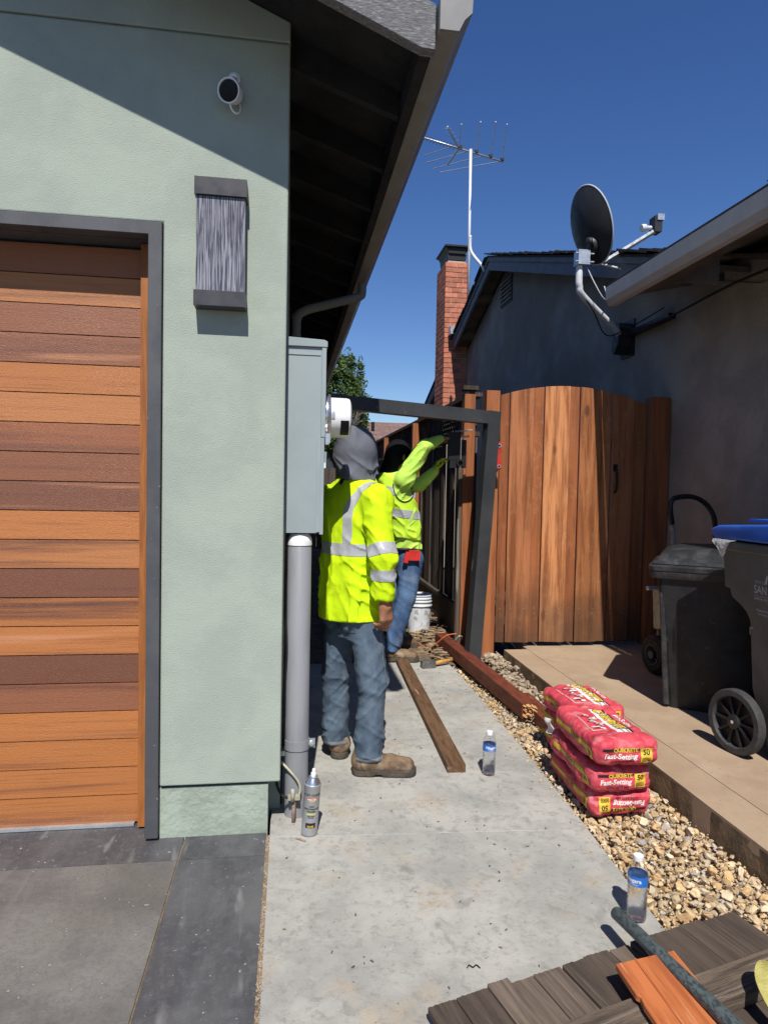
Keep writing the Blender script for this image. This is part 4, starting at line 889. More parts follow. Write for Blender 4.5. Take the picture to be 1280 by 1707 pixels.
q = B(); textbm(q, 'PROFESSIONAL', .006, lambda x, y: cyl(Mc, .0333, A0)(x, .151 + y), .0002); part('lettering', q, m_inkw, can)
part('print', quadgrid(B(), -.02, .02, .090, .0945, fc, 8, 1), mat('lime_ink', (.5, .55, .1), rough=.5, bump=0), can)
part('print', quadgrid(B(), -.021, .021, .036, .056, fc, 8, 1), m_ink, can)
q = B(); textbm(q, 'GLOSS', .009, lambda x, y: cyl(Mc, .0331, A0)(x, .042 + y), .0004) ; part('lettering', q, m_yellow, can)

def bottle(x, y, label, rot):
    t = thing('water_bottle', label, 'bottle', (x, y, 0), 0, 'plastic water bottles left on the walkway')
    M = Matrix.Translation((x, y, .0005)); prof = [(0, .008), (.012, .004), (.022, 0), (.029, .003), (.0315, .012)]
    for k in range(7):
        z = .018 + k * .0145; prof += [(.0318, z), (.0296, z + .007)]
    prof += [(.0318, .119), (.0315, .121), (.0315, .153), (.0318, .155), (.031, .162), (.026, .178), (.0175, .190), (.0135, .196), (.0135, .205)]
    n = len(prof); inner = [(max(r - .0006, 0), z + (.0006 if r < .02 and z < .02 else 0)) for r, z in prof]
    part('shell', lathe(B(), prof + [(.0129, .205)] + inner[::-1], M, 36), m_pet, t, smooth='auto')
    wp = [(max(r - .0011, 0), z + .0009) for r, z in prof if z < .15] + [(.030, .150), (0, .150)]
    part('water', lathe(B(), wp, M, 36), m_water, t, smooth='auto')
    part('bottle_cap', lathe(B(), [(.0155, .197), (.0158, .199), (.0158, .212), (.0145, .2135), (0, .2135)], M, 28), m_white, t, smooth='auto')
    part('label_wrap', lathe(B(), [(.0322, .121), (.0322, .153), (.0320, .153), (.0320, .121), (.0322, .121)], M, 40), m_labelblue, t, smooth='auto')
    a0 = math.atan2(-y, -x) + rot; f = cyl(M, .0324, a0); q = B()
    textbm(q, 'Niagara', .018, lambda a, b: f(a, .140 + b), .0005); quadgrid(q, -.018, .02, .1275, .1285, f, 6, 1); quadgrid(q, -.012, .016, .1245, .1252, f, 6, 1)
    part('lettering', q, m_inkw, t)
    return t
bottle(.99, 3.11, 'clear water bottle standing alone on the walkway beside the brown plank', .35)
bottle(1.148, 1.99, 'clear water bottle at the gravel edge beside the teal pipe', -.5)

# ------------------------------------------------------------------ cement bags
def bag(x, y, z, rot, seed, label, top=False, flip=False, hx=.15, hy=.245, hz=.058, tilt=(0, 0), sag=.0):
    t = thing('cement_bag', label, 'cement bag', (x, y, z), rot, 'stacked red cement bags'); t.rotation_euler = (tilt[0], tilt[1], rot)
    def f(P):
        Q = P.copy(); s = seed * 3.1
        Q[:, 2] += sag * (Q[:, 1] / hy) ** 2 + .006 * vn(P + s, 7)
        a = np.abs(Q) - np.array([hx - .045, hy - .04, hz - .038], np.float32)
        d = np.linalg.norm(np.maximum(a, 0), axis=1) + np.minimum(a.max(axis=1), 0) - .038
        bul = .006 * np.cos(np.clip(Q[:, 0] / hx, -1, 1) * 1.4) * np.cos(np.clip(Q[:, 1] / hy, -1, 1) * 1.4)
        wr = .006 * vn(P + s, (16, 12, 18)) + .0028 * vn(P + s, (60, 34, 50)) + .0075 * (1 - np.abs(vn(P + s + 9, (17, 9, 24)))) ** 5 + .005 * (1 - np.abs(vn(P + s + 4, (9, 26, 20)))) ** 6
        edge = np.clip((np.abs(Q[:, 1]) / hy - .8) * 5, 0, 1); wr = wr + edge * .004 * (1 - np.abs(vn(P + s + 2, (40, 9, 30)))) ** 3
        return d - bul + wr
    lo = (-hx - .03, -hy - .03, -hz - .04); hi = (hx + .03, hy + .03, hz + .05)
    bm = sdf(f, lo, hi, .0062); bm.normal_update(); bvh = BVHTree.FromBMesh(bm)
    part('sack', bm, m_bag, t, smooth=True, local=True)
    def proj(o, U, V, N, off=.0012):
        o, U, V, N = map(Vector, (o, U, V, N))
        def g(a, b, off=off):
            p = o + U * a + V * b; h = bvh.ray_cast(p + N * .3, -N)
            return (h[0] + N * off) if h[0] is not None else p
        return g
    F_ = proj((0, -hy, 0), (1, 0, 0), (0, 0, 1), (0, -1, 0)); F2 = lambda a, b: F_(a, b, .002)
    sg = -1 if flip else 1; Ff = (lambda a, b: F_(-a, -b)) if flip else F_; Ff2 = (lambda a, b: F_(-a, -b, .002)) if flip else F2
    q = B(); quadgrid(q, .055, .105, -.032, .030, Ff, 8, 8); part('print', q, m_yellow, t, local=True)
    q = B(); quadgrid(q, -.11, .05, .018, .030, Ff, 16, 2); part('print', q, m_ink, t, local=True)
    q = B(); textbm(q, '50', .030, lambda a, b: Ff2(.080 + a, .012 + b), .0008)
    for k in range(7): quadgrid(q, .062 + k * .0052, .0645 + k * .0052, -.028, -.008, Ff2, 1, 3)
    part('lettering', q, m_ink, t, local=True)
    q = B(); textbm(q, 'QUIKRETE', .023, lambda a, b: Ff2(-.01 + a, .022 + b), .0009); part('lettering', q, m_yellow, t, local=True)
    q = B(); textbm(q, 'Fast-Setting', .030, lambda a, b: Ff2(-.03 + a, -.004 + b), .0009, shear=.15); part('lettering', q, m_inkw, t, local=True)
    q = B(); textbm(q, 'CONCRETE MIX', .014, lambda a, b: Ff2(-.02 + a, -.026 + b), .0004); part('lettering', q, m_inkdk, t, local=True)
    # long left side
    Ls = proj((-hx, 0, 0), (0, -1, 0), (0, 0, 1), (-1, 0, 0)); L2 = lambda a, b: Ls(a, b, .002)
    q = B(); quadgrid(q, -.20, .21, -.006, .016, Ls, 34, 2); quadgrid(q, .150, .205, -.034, -.0062, Ls, 6, 4); part('print', q, m_yellow, t, local=True)
    q = B(); textbm(q, '50', .032, lambda a, b: L2(.178 + a, -.010 + b), .0008); textbm(q, 'QUIKRETE', .022, lambda a, b: L2(.02 + a, .005 + b), .0005); part('lettering', q, m_ink, t, local=True)
    if top:
        Tp = proj((0, 0, hz), (0, 1, 0), (-1, 0, 0), (0, 0, 1)); T2 = lambda a, b: Tp(a, b, .002); T3 = lambda a, b: Tp(a, b, .0028)
        # along the length (u = towards the far end), v = towards the left side
        q = B(); quadgrid(q, -.17, .16, -.055, .012, Tp, 40, 8); part('print', q, m_inkw, t, local=True)
        q = B(); quadgrid(q, -.17, .16, -.062, -.052, T2, 40, 1); quadgrid(q, -.17, .16, -.020, -.016, T2, 40, 1); quadgrid(q, -.17, .16, -.045, -.041, T2, 40, 1)
        part('print', q, m_ink, t, local=True)
        q = B(); textbm(q, 'QUIKRETE', .058, lambda a, b: T3(.02 - a, -.028 - b), .0028, sx=1.05); part('lettering', q, m_yellow, t, local=True)
        q = B(); textbm(q, 'QUIKRETE', .061, lambda a, b: T2(.0215 - a, -.0295 - b), .0045, sx=1.05); part('lettering', q, m_ink, t, local=True)
        q = B(); textbm(q, 'Fast-Setting', .036, lambda a, b: T2(.02 - a, -.094 - b), .0008); part('lettering', q, m_inkw, t, local=True)
        q = B()
        for r0 in range(9):                                   # worker drawing beside the name: pale angular shapes
            u0 = -.10 + r0 * .021; v0 = .03 + .018 * math.sin(r0 * 1.7); quadgrid(q, u0, u0 + .016, v0, v0 + .026 + .014 * math.sin(r0 * 2.3), T2, 3, 4)
        quadgrid(q, -.12, .10, .098, .1005, T2, 20, 1); quadgrid(q, -.12, -.1175, .03, .10, T2, 1, 8)
        part('print', q, m_inkw, t, local=True)
        q = B()
        for r0 in range(7):
            u0 = -.092 + r0 * .026; v0 = .04 + .012 * math.cos(r0 * 2.1); quadgrid(q, u0, u0 + .006, v0, v0 + .03, T3, 2, 4)
        part('print', q, m_ink, t, local=True)
    return t
bag(1.44, 2.875, .058, -.02, 1, 'bottom red cement bag of the front stack with upside down print', flip=True, hy=.25)
bag(1.425, 2.85, .172, -.03, 2, 'middle red cement bag of the front stack', hy=.25, sag=-.006)
bag(1.425, 2.80, .298, -.06, 3, 'top red cement bag of the front stack, nearest and highest', top=True, hy=.255, sag=-.012, tilt=(-.02, .0))
bag(1.565, 3.30, .058, .06, 4, 'bottom red cement bag of the rear stack', hy=.19)
bag(1.555, 3.29, .172, .02, 5, 'middle red cement bag of the rear stack', hy=.19)
bag(1.525, 3.24, .285, .05, 6, 'top red cement bag of the rear stack behind the tallest bag', top=True, hy=.20, sag=.004)
tag(part('torn_paper', quadgrid(B(), 0, .06, 0, .08, lambda u, v_: Vector((1.335 + .012 * math.sin(v_ * 70) + .010 * math.sin(u * 90), 3.17 + u, .155 + v_)), 6, 6), m_inkw, smooth=True), 'torn scrap of white paper sticking out of the rear bags', 'paper')

# ------------------------------------------------------------------ bins
BB = thing('black_bin', 'black wheeled rubbish bin with dusty grey black lid', 'bin', (2.5, 3.85, .1))
u_ = Vector((.82, -.57, 0)).normalized(); v_ = Vector((.57, .82, 0)).normalized(); cA = Vector((2.245, 3.70, .1))
def bp(a, b, z): return cA + u_ * a + v_ * b + Vector((0, 0, z))
def loft(bm, rings, cap=True):
    R = [[bm.verts.new(p) for p in r] for r in rings]
    for i in range(len(R) - 1):
        n = len(R[i])
        for k in range(n): bm.faces.new((R[i][k], R[i][(k + 1) % n], R[i + 1][(k + 1) % n], R[i + 1][k]))
    if cap: bm.faces.new(R[0][::-1]); bm.faces.new(R[-1])
    return bm
def rrect(a0, a1, b0, b1, r, z, f, n=4):
    out = []
    for (ca, cb, s) in ((a0 + r, b0 + r, 180), (a1 - r, b0 + r, 270), (a1 - r, b1 - r, 0), (a0 + r, b1 - r, 90)):
        for k in range(n + 1):
            t = math.radians(s + 90 * k / n); out.append(f(ca + r * math.cos(t), cb + r * math.sin(t), z))
    return out
part('body', loft(B(), [rrect(.03, .49, .03, .55, .04, 0, bp), rrect(.0, .52, .0, .6, .035, .40, bp), rrect(-.045, .545, -.03, .63, .03, .80, bp), rrect(-.048, .548, -.033, .633, .03, .83, bp)]), m_black, BB, smooth='auto')
part('corner_ridge', loft(B(), [rrect(.012, .045, .012, .045, .008, .02, bp), rrect(-.03, .0, -.02, .01, .008, .70, bp)]), m_lid, BB, smooth='auto')
part('rim', loft(B(), [rrect(-.075, .575, -.055, .655, .04, .79, bp), rrect(-.085, .585, -.065, .665, .04, .81, bp), rrect(-.085, .585, -.065, .665, .04, .835, bp)]), m_lid, BB, smooth='auto')
lid = part('lid', loft(B(), [rrect(-.09, .59, -.07, .67, .05, .837, bp), rrect(-.095, .595, -.075, .675, .05, .862, bp), rrect(-.06, .56, -.03, .65, .05, .875, bp), rrect(-.03, .53, .02, .64, .07, .935, bp), rrect(.05, .46, .12, .60, .07, .965, bp)]), m_lid, BB, smooth='auto')
part('lid_lip', loft(B(), [rrect(-.07, .57, -.045, -.025, .008, .876, bp), rrect(-.07, .57, -.04, -.028, .005, .895, bp)]), m_lid, lid)
part('lid_handle', T(smoothpath([bp(.33, -.07, .875), bp(.40, -.08, .90), bp(.55, -.06, .94)], 4), .012, 8), m_black, lid, smooth=True)
for b in (.02, .50): part('wheel', lathe(B(), [(0, 0), (.09, 0), (.10, .01), (.10, .035), (.09, .045), (0, .045)], axM(bp(b, .62, .10), u_), 24), m_rubber, BB, smooth='auto')

# grey recycling bin with blue lid
RB_ = thing('recycling_bin', 'grey wheeled recycling bin with bright blue lid and city lettering', 'bin', (2.6, 2.8, .1))
prof = [(2.95, .11), (3.0, .14), (3.01, .34), (3.06, .42), (3.06, .74), (3.05, .79), (3.02, .82), (3.10, .86), (3.17, .88), (3.185, .905), (3.20, .915), (3.235, .915), (3.25, 1.13), (3.255, 1.15), (2.40, 1.15), (2.42, .60), (2.47, .11)]
prof = [(2.895, .10), (2.925, .25), (2.99, .36), (3.015, .42), (3.03, .76), (3.055, .80), (3.10, .83), (3.165, .86), (3.18, .885), (3.185, .905), (3.225, .905), (3.24, 1.13), (3.24, 1.15), (2.42, 1.15), (2.42, 1.09), (2.47, .60), (2.50, .10)]
q = prism(B(), prof, 'x', 2.285, 2.87)
for v2 in q.verts:                                             # taper towards the bottom
    s = (1.15 - v2.co.z) * .045; v2.co.x += s if v2.co.x < 2.5 else -s
part('body', q, m_bin, RB_, bevel=.012, seg=3, smooth='auto')
q = prism(B(), [(2.39, 1.105), (3.255, 1.105), (3.26, 1.155), (2.38, 1.155)], 'x', 2.272, 2.883); part('rim', q, m_bin, RB_, bevel=.008, seg=2)
q = prism(B(), [(2.36, 1.165), (3.27, 1.165), (3.30, 1.19), (3.30, 1.215), (3.24, 1.235), (2.8, 1.262), (2.45, 1.255), (2.35, 1.20)], 'x', 2.255, 2.895); part('lid', q, m_blue, RB_, bevel=.014, seg=3, smooth='auto')
part('lid_ridge', bx(2.33, 2.82, 2.5, 3.1, 1.262, 1.275), m_blue, RB_, bevel=.005)
part('lid_hinge', T([(2.30, 3.29, 1.17), (2.86, 3.29, 1.17)], .022, 12), m_blue, RB_, smooth=True)
q = B(); rows = []
for i in range(9):
    t = i / 8; rows.append([q.verts.new((2.262 - .016 * math.sin(math.pi * t) - .01 * random.random(), 3.285 - .20 * s_ - (.05 * t * (1 - 2 * s_)) * 1.2, 1.163 - .10 * t * (1 - abs(s_ - .4) * 1.4))) for s_ in [k / 8 for k in range(9)]])
for i in range(8):
    for k in range(8): q.faces.new((rows[i][k], rows[i][k + 1], rows[i + 1][k + 1], rows[i + 1][k]))
tag(part('plastic_bag', q, m_film, smooth=True), 'clear plastic bag corner hanging out under the blue lid', 'plastic bag')
wc = Vector((2.225, 3.00, .262)); wd_ = Vector((-.985, -.17, 0)).normalized(); MW = axM(wc - wd_ * .03, wd_)
wh = part('wheel', lathe(B(), [(.128, 0), (.155, .002), (.162, .010), (.162, .042), (.155, .05), (.128, .05), (.124, .04), (.124, .01), (.128, 0)], MW, 48), m_wheelgrey, RB_, smooth='auto')
part('wheel_hub', lathe(B(), [(0, 0), (.035, 0), (.035, .048), (.030, .052), (0, .052)], MW, 24), m_black, wh, smooth='auto')
part('wheel_disc', lathe(B(), [(0, .012), (.124, .012), (.124, .018), (0, .018)], MW, 32), m_black, wh)
for k in range(10):
    a = k * math.pi / 5; q = B(); box(q, .033, .126, -.006, .006, .019, .036, MW @ Matrix.Rotation(a, 4, 'Z')); part('spoke', q, m_black, wh)
part('hub_mark', box(B(), -.007, .007, -.007, .007, .0523, .053, MW), m_inkw, wh)
part('axle', T([(2.25, 3.01, .262), (2.92, 3.01, .262)], .012, 10), m_black, RB_)
part('wheel', lathe(B(), [(0, 0), (.155, 0), (.162, .01), (.162, .04), (.155, .05), (0, .05)], axM((2.90, 3.01, .262), (1, 0, 0)), 32), m_wheelgrey, RB_, smooth='auto')
def sidef(off):
    def f(a, b):
        y = 2.995 - a; z = .93 + b; return Vector((2.285 + (1.15 - z) * .045 - off, y, z))
    return f
q = B(); sf = sidef(.0014)
textbm(q, 'CITY OF', .022, lambda a, b: sf(.005 + a, .038 + b), 0, 'LEFT')
textbm(q, 'SAN JOSE', .058, lambda a, b: sf(0 + a, 0 + b), .0006, 'LEFT', sx=.82)
quadgrid(q, 0, .25, -.030, -.028, sf, 1, 1)
textbm(q, 'CAPITAL OF SILICON VALLEY', .017, lambda a, b: sf(.0 + a, -.044 + b), .0002, 'LEFT')
textbm(q, 'Property of the City of San Jose', .014, lambda a, b: sf(.018 + a, -.10 + b), .0004, 'LEFT')
textbm(q, 'For recycling only', .012, lambda a, b: sf(.03 + a, -.118 + b), .0002, 'LEFT')
v3 = [q.verts.new(sf(a, b)) for a, b in ((.075, .035), (.09, .035), (.098, .075), (.09, .08))]; q.faces.new(v3)
part('lettering', q, mat('pale_grey_ink', (.45, .45, .44), rough=.6, bump=0), RB_)
q = B(); quadgrid(q, -.03, -.005, -.20, -.197, sf, 1, 1); quadgrid(q, -.03, -.027, -.235, -.20, sf, 1, 1); part('scratch', q, m_inkw, RB_)

# hand truck behind the bins
HT = thing('hand_truck', 'hand truck with looped black handle standing behind the black bin', 'hand truck', (2.85, 4.4, .1))
part('handle', T(smoothpath([(2.72, 4.42, 1.18), (2.69, 4.40, 1.28), (2.70, 4.40, 1.35), (2.78, 4.40, 1.375), (2.88, 4.40, 1.37), (2.97, 4.40, 1.32), (3.03, 4.40, 1.23), (3.06, 4.42, 1.12)], 6), .018, 12), m_black, HT, smooth=True)
part('rail', T(smoothpath([(2.715, 4.42, 1.17), (2.73, 4.42, 1.10), (2.735, 4.42, .95), (2.74, 4.42, .25)], 4), .016, 10), m_rust, HT, smooth=True)
part('rail', T([(3.06, 4.42, 1.13), (3.06, 4.42, .25)], .016, 10), m_black, HT, smooth=True)
for z in (.45, .75, 1.0): part('rung', T([(2.74, 4.42, z), (3.06, 4.42, z)], .012, 8), m_rust, HT)
part('fender', prism(B(), [(4.28, .45), (4.42, .42), (4.45, .70), (4.36, .72), (4.30, .62)], 'x', 2.60, 2.66), m_brass, HT, bevel=.01)
part('bracket', T(smoothpath([(2.52, 4.38, .72), (2.60, 4.38, .72), (2.64, 4.40, .68)], 4), .016, 8), m_galv, HT, smooth=True)
part('bracket', T([(2.62, 4.38, .70), (2.62, 4.38, .38)], .012, 8), m_rust, HT, smooth=True)
tw = part('wheel', lathe(B(), [(.075, 0), (.11, -.005), (.135, .012), (.14, .04), (.135, .068), (.11, .085), (.075, .08), (.07, .04), (.075, 0)], axM((2.66, 4.40, .24), (-1, -.1, 0)), 36), m_rubber, HT, smooth='auto')
part('wheel_rim', lathe(B(), [(0, .02), (.055, .02), (.078, .05), (.074, .085), (.066, .083), (.045, .045), (.03, .045), (.028, .09), (0, .09)], axM((2.66, 4.40, .24), (-1, -.1, 0)), 30), m_lid, tw, smooth='auto')
part('wheel', lathe(B(), [(0, 0), (.135, .012), (.14, .04), (.135, .068), (0, .08)], axM((3.14, 4.40, .24), (-1, 0, 0)), 30), m_rubber, HT, smooth='auto')
part('toe_plate', bx(2.72, 3.08, 4.20, 4.42, .105, .115), m_black, HT)

# dim clutter along the house side (hose bib box)
GM = thing('gas_meter', 'small grey meter box low on the shaded house side behind the worker', 'meter', (.06, 3.9, .4))
part('box', bx(-.018, .13, 3.78, 4.02, .62, .86), m_panel, GM, bevel=.01)
part('pipe', T(smoothpath([(.06, 3.9, .62), (.06, 3.9, .3), (.05, 3.9, .02)], 4), .018, 10), m_pvc, GM, smooth=True)
part('pipe', T(smoothpath([(.10, 3.82, .64), (.10, 3.82, .45), (.04, 3.82, .38), (.03, 3.82, .02)], 4), .014, 10), m_galv, GM, smooth=True)

# ------------------------------------------------------------------ people
def hand(f_list, wrist, fwd, palm_n, side, sc=1.0, curl=.5):
    """adds sdf primitives of a hand: wrist point, forward dir, palm normal, side (thumb) dir"""
    w_, f_, n2, s_ = (np.array(Vector(a)) for a in (wrist, Vector(fwd).normalized(), Vector(palm_n).normalized(), Vector(side).normalized()))
    f_list.append(('c', w_, w_ + f_ * .03 * sc, .026 * sc, .028 * sc))
    for k, (o, l) in enumerate(((.028, .078), (.010, .086), (-.009, .080), (-.026, .064))):
        b = w_ + f_ * .085 * sc + s_ * o * sc; f_list.append(('c', w_ + f_ * .02 * sc + s_ * o * .6 * sc, b, .016 * sc, .0125 * sc))
        c1 = curl + .08 * k; d = f_ * math.cos(c1) + n2 * math.sin(c1); p1 = b + d * l * .45 * sc
        d2 = f_ * math.cos(c1 * 2.3) + n2 * math.sin(c1 * 2.3); p2 = p1 + d2 * l * .33 * sc
        d3 = f_ * math.cos(c1 * 3.2) + n2 * math.sin(c1 * 3.2); p3 = p2 + d3 * l * .25 * sc
        f_list += [('f', b, p1, .0098 * sc, .009 * sc), ('f', p1, p2, .009 * sc, .0082 * sc), ('f', p2, p3, .0082 * sc, .0068 * sc)]
    t0 = w_ + f_ * .025 * sc + s_ * .022 * sc; t1 = t0 + (f_ * .6 + s_ * .55 + n2 * .4) * .05 * sc; t2 = t1 + (f_ * .85 + s_ * .1 + n2 * .35) * .034 * sc
    f_list += [('c', t0, t1, .016 * sc, .0115 * sc), ('f', t1, t2, .0112 * sc, .0085 * sc)]
def handsdf(prims):
    def f(P):
        d = None; fing = None
        for k, a, b, ra, rb in prims:
            c = cap(P, a, b, ra, rb)
            if k == 'c': d = c if d is None else smin(d, c, .014)
            else: fing = c if fing is None else np.minimum(fing, c)
        return smin(d, fing, .004)
    return f
def headsdf(c, F, r=1.0):
    F = Vector((F[0], F[1], 0)).normalized(); R_ = Vector((F.y, -F.x, 0)); c = Vector(c)
    def pt(f, s, z): return np.array(c + F * f + R_ * s + Vector((0, 0, z)))
    Rm = np.array([[R_.x, F.x, 0], [R_.y, F.y, 0], [0, 0, 1]], np.float32)
    def f(P):
        d = ell(P, pt(-.01, 0, .03), (.077, .096, .095), Rm)
        d = smin(d, ell(P, pt(.03, 0, -.045), (.058, .062, .07), Rm), .03)
        d = smin(d, cap(P, pt(.08, 0, .0), pt(.104, 0, -.022), .010, .014), .012)          # nose
        d = smin(d, cap(P, pt(.086, -.018, -.055), pt(.086, .018, -.055), .008, .008), .008)  # lips
        for s in (-1, 1):
            d = np.maximum(d, -(ell(P, pt(.10, s * .031, .012), (.016, .014, .011), Rm)))
            d = smin(d, ell(P, pt(.078, s * .031, .012), (.013, .013, .012), Rm), .003)
            d = smin(d, ell(P, pt(-.005, s * .078, -.002), (.01, .018, .03), Rm), .006)
        return smin(d, cap(P, pt(-.02, 0, -.02), pt(-.035, 0, -.16), .055, .06), .03)
    return f
def rings(P, secs, c, F):
    """torso from sections (z, forward shift, half width, half depth)"""
    F = np.array(F); R_ = np.array((F[1], -F[0])); Q = P[:, :2] - np.array(c[:2])
    z = P[:, 2]; zs = [s[0] for s in secs]
    fw = np.interp(z, zs, [s[1] for s in secs]); a = np.interp(z, zs, [s[2] for s in secs]); b = np.interp(z, zs, [s[3] for s in secs])
    l = Q @ R_; f = Q @ F - fw
    n = np.power(np.abs(l / a) ** 2.4 + np.abs(f / b) ** 2.4 + 1e-9, 1 / 2.4); d = (n - 1) * np.minimum(a, b) * .85
    return np.maximum(d, np.maximum(zs[0] - z, z - zs[-1]))
def boot(par, heel, toe, ank):
    heel = np.array(heel, np.float32); toe = np.array(toe, np.float32); d = (toe - heel) / np.linalg.norm(toe - heel); up = np.array([0, 0, 1.]); H = heel + d * .045; Tt = toe - d * .045
    def f(P):
        s = cap(P, H + up * .060, H * .35 + Tt * .65 + up * .052, .041, .044); s = smin(s, cap(P, H * .35 + Tt * .65 + up * .05, Tt + up * .045, .044, .040), .02)
        s = smin(s, cap(P, H + d * .012 + up * .07, np.array(ank) + up * .02, .050, .056), .05)
        s = s + .0015 * vn(P, 45)
        return np.maximum(s, .032 - P[:, 2])
    a = np.minimum(heel, toe) - .08; b = np.maximum(heel, toe) + .08; a[2] = 0; b[2] = .24
    bt = part('boot', sdf(f, a, b, .005), m_boot, par, smooth=True)
    def g(P):
        Q = P.copy(); Q[:, 2] = 0; s = cap(Q, H * [1, 1, 0], Tt * [1, 1, 0], .047, .050) - 0
        arch = np.where((np.abs((P - H) @ d - .085) < .02), .012, .004)
        return np.maximum(s, np.maximum(arch - P[:, 2], P[:, 2] - .036))
    part('sole', sdf(g, a, b, .005), m_sole, bt, smooth='auto')
    welt = []
# ---- worker 1
th = math.radians(52); F1v = (math.sin(th), math.cos(th)); R1v = (F1v[1], -F1v[0])
W1 = thing('person', 'worker in grey hood and yellow hi-vis jacket standing with his back turned', 'person', (.34, 3.22, 0))
c1 = (.326, 3.285)
def L3(l, f, z, c=c1, F=F1v): return (c[0] + F[1] * l + F[0] * f, c[1] - F[0] * l + F[1] * f, z)
sh = (.403, 3.135, 1.335); el = (.440, 3.05, 1.075); cf_ = (.444, 3.065, .90)
def fold(P, f, p=3): return (1 - np.abs(vn(P, f))) ** p
secs = [(.70, 0, .182, .152), (.80, .0, .182, .150), (.92, 0, .176, .142), (1.02, 0, .172, .134), (1.12, -.002, .178, .136), (1.25, -.006, .186, .136), (1.34, -.006, .172, .122), (1.41, 0, .125, .10), (1.45, .004, .094, .094), (1.495, .008, .086, .092)]
def jacket(P):
    d = rings(P, secs, c1, F1v)
    d = smin(d, cap(P, L3(-.165, -.0, 1.335), L3(.165, 0, 1.335), .070, .074), .06)
    d = smin(d, cap(P, sh, el, .074, .055), .03)
    arm = smin(cap(P, el, cf_, .056, .051), cap(P, sh, el, .072, .057), .03)
    arm = np.maximum(arm, -((P - np.array(cf_)) @ np.array((.1, -.1, 1.)) ) - .02)
    d = smin(np.maximum(d, -(P[:, 2] - .0) ), arm, .012)
    la = smin(cap(P, L3(-.175, .0, 1.335), L3(-.19, .09, 1.09), .072, .060), cap(P, L3(-.19, .09, 1.09), L3(-.10, .28, 1.03), .060, .048), .03)
    d = smin(d, la, .03)
    z = P[:, 2]
    l = (P[:, 0] - c1[0]) * R1v[0] + (P[:, 1] - c1[1]) * R1v[1]
    W_ = P + .03 * np.stack([vn(P, 6), vn(P + 5, 6), vn(P + 9, 6)], 1)
    sh_ = W_.copy(); sh_[:, 2] += l * .8; wr = .005 * vn(P, (8, 8, 4)) - .011 * fold(W_, (13, 13, 4.2), 4) * np.clip((1.38 - z) * 4, .2, 1)
    wr -= .007 * fold(sh_ + 3, (6, 6, 15), 4) * np.clip(np.abs(l) / .12, .25, 1)
    wr -= .006 * fold(sh_ + 8, (8, 8, 22), 4) * (l > .165) + .002 * fold(W_, (34, 34, 20), 2)
    wr += .006
    d = d + wr
    return np.maximum(d, .755 + .012 * vn(P, (5, 5, 0)) - z)
jb = sdf(jacket, (.04, 2.90, .73), (.66, 3.68, 1.52), .0068)
jb.normal_update()
band = lambda z0, z1, tilt=(0, 0): [((c1[0], c1[1], z1), (tilt[0], tilt[1], 1)), ((c1[0], c1[1], z0), (-tilt[0], -tilt[1], -1))]
R3 = Vector((R1v[0], R1v[1], 0)); F3 = Vector((F1v[0], F1v[1], 0)); C3 = Vector((c1[0], c1[1], 0))
tape = cutcopy(jb, band(1.070, 1.128) + [(C3 + R3 * .176, R3)])
tape2 = cutcopy(jb, [(C3 + Vector((0, 0, 1.128)), (0, 0, -1)), (C3 + Vector((0, 0, 1.30)), (0, 0, 1)), (C3 + R3 * .105, R3), (C3 + R3 * .052, -R3), (C3 - F3 * .02, F3)], .0022)
s1 = (R3 * 1 - Vector((0, 0, .55))).normalized(); p1 = C3 + Vector((0, 0, 1.30))
tape3 = cutcopy(jb, [(p1, (0, 0, -1)), (p1 + R3 * .105, s1), (p1 + R3 * .052, -s1), (C3 + F3 * .06, F3), (C3 + Vector((0, 0, 1.47)), (0, 0, 1))], .0022)
ad = (Vector(el) - Vector(cf_)).normalized(); ua = (Vector(sh) - Vector(el)).normalized()
tape4 = cutcopy(jb, [(Vector(cf_) + ad * .125, ad), (Vector(cf_) + ad * .072, -ad), (C3 + R3 * .178, -R3)], .0022)
tape5 = cutcopy(jb, [(Vector(el) + ua * .060, ua), (Vector(el) + ua * .004, -ua), (C3 + R3 * .178, -R3)], .0022)
jk = part('jacket', jb, m_hivis, W1, smooth=True)
for tp in (tape, tape2, tape3, tape4, tape5):
    part('reflective_stripe', tp, m_reflect, jk, smooth=True)
q = B(); bmesh.ops.create_circle(q, cap_ends=True, radius=.014, segments=20, matrix=axM(L3(.012, -.106, 1.425), (-F1v[0], -F1v[1], .55)) @ Matrix.Diagonal((1, 1.3, 1, 1)).to_4x4()); part('collar_badge', q, m_ink, jk)
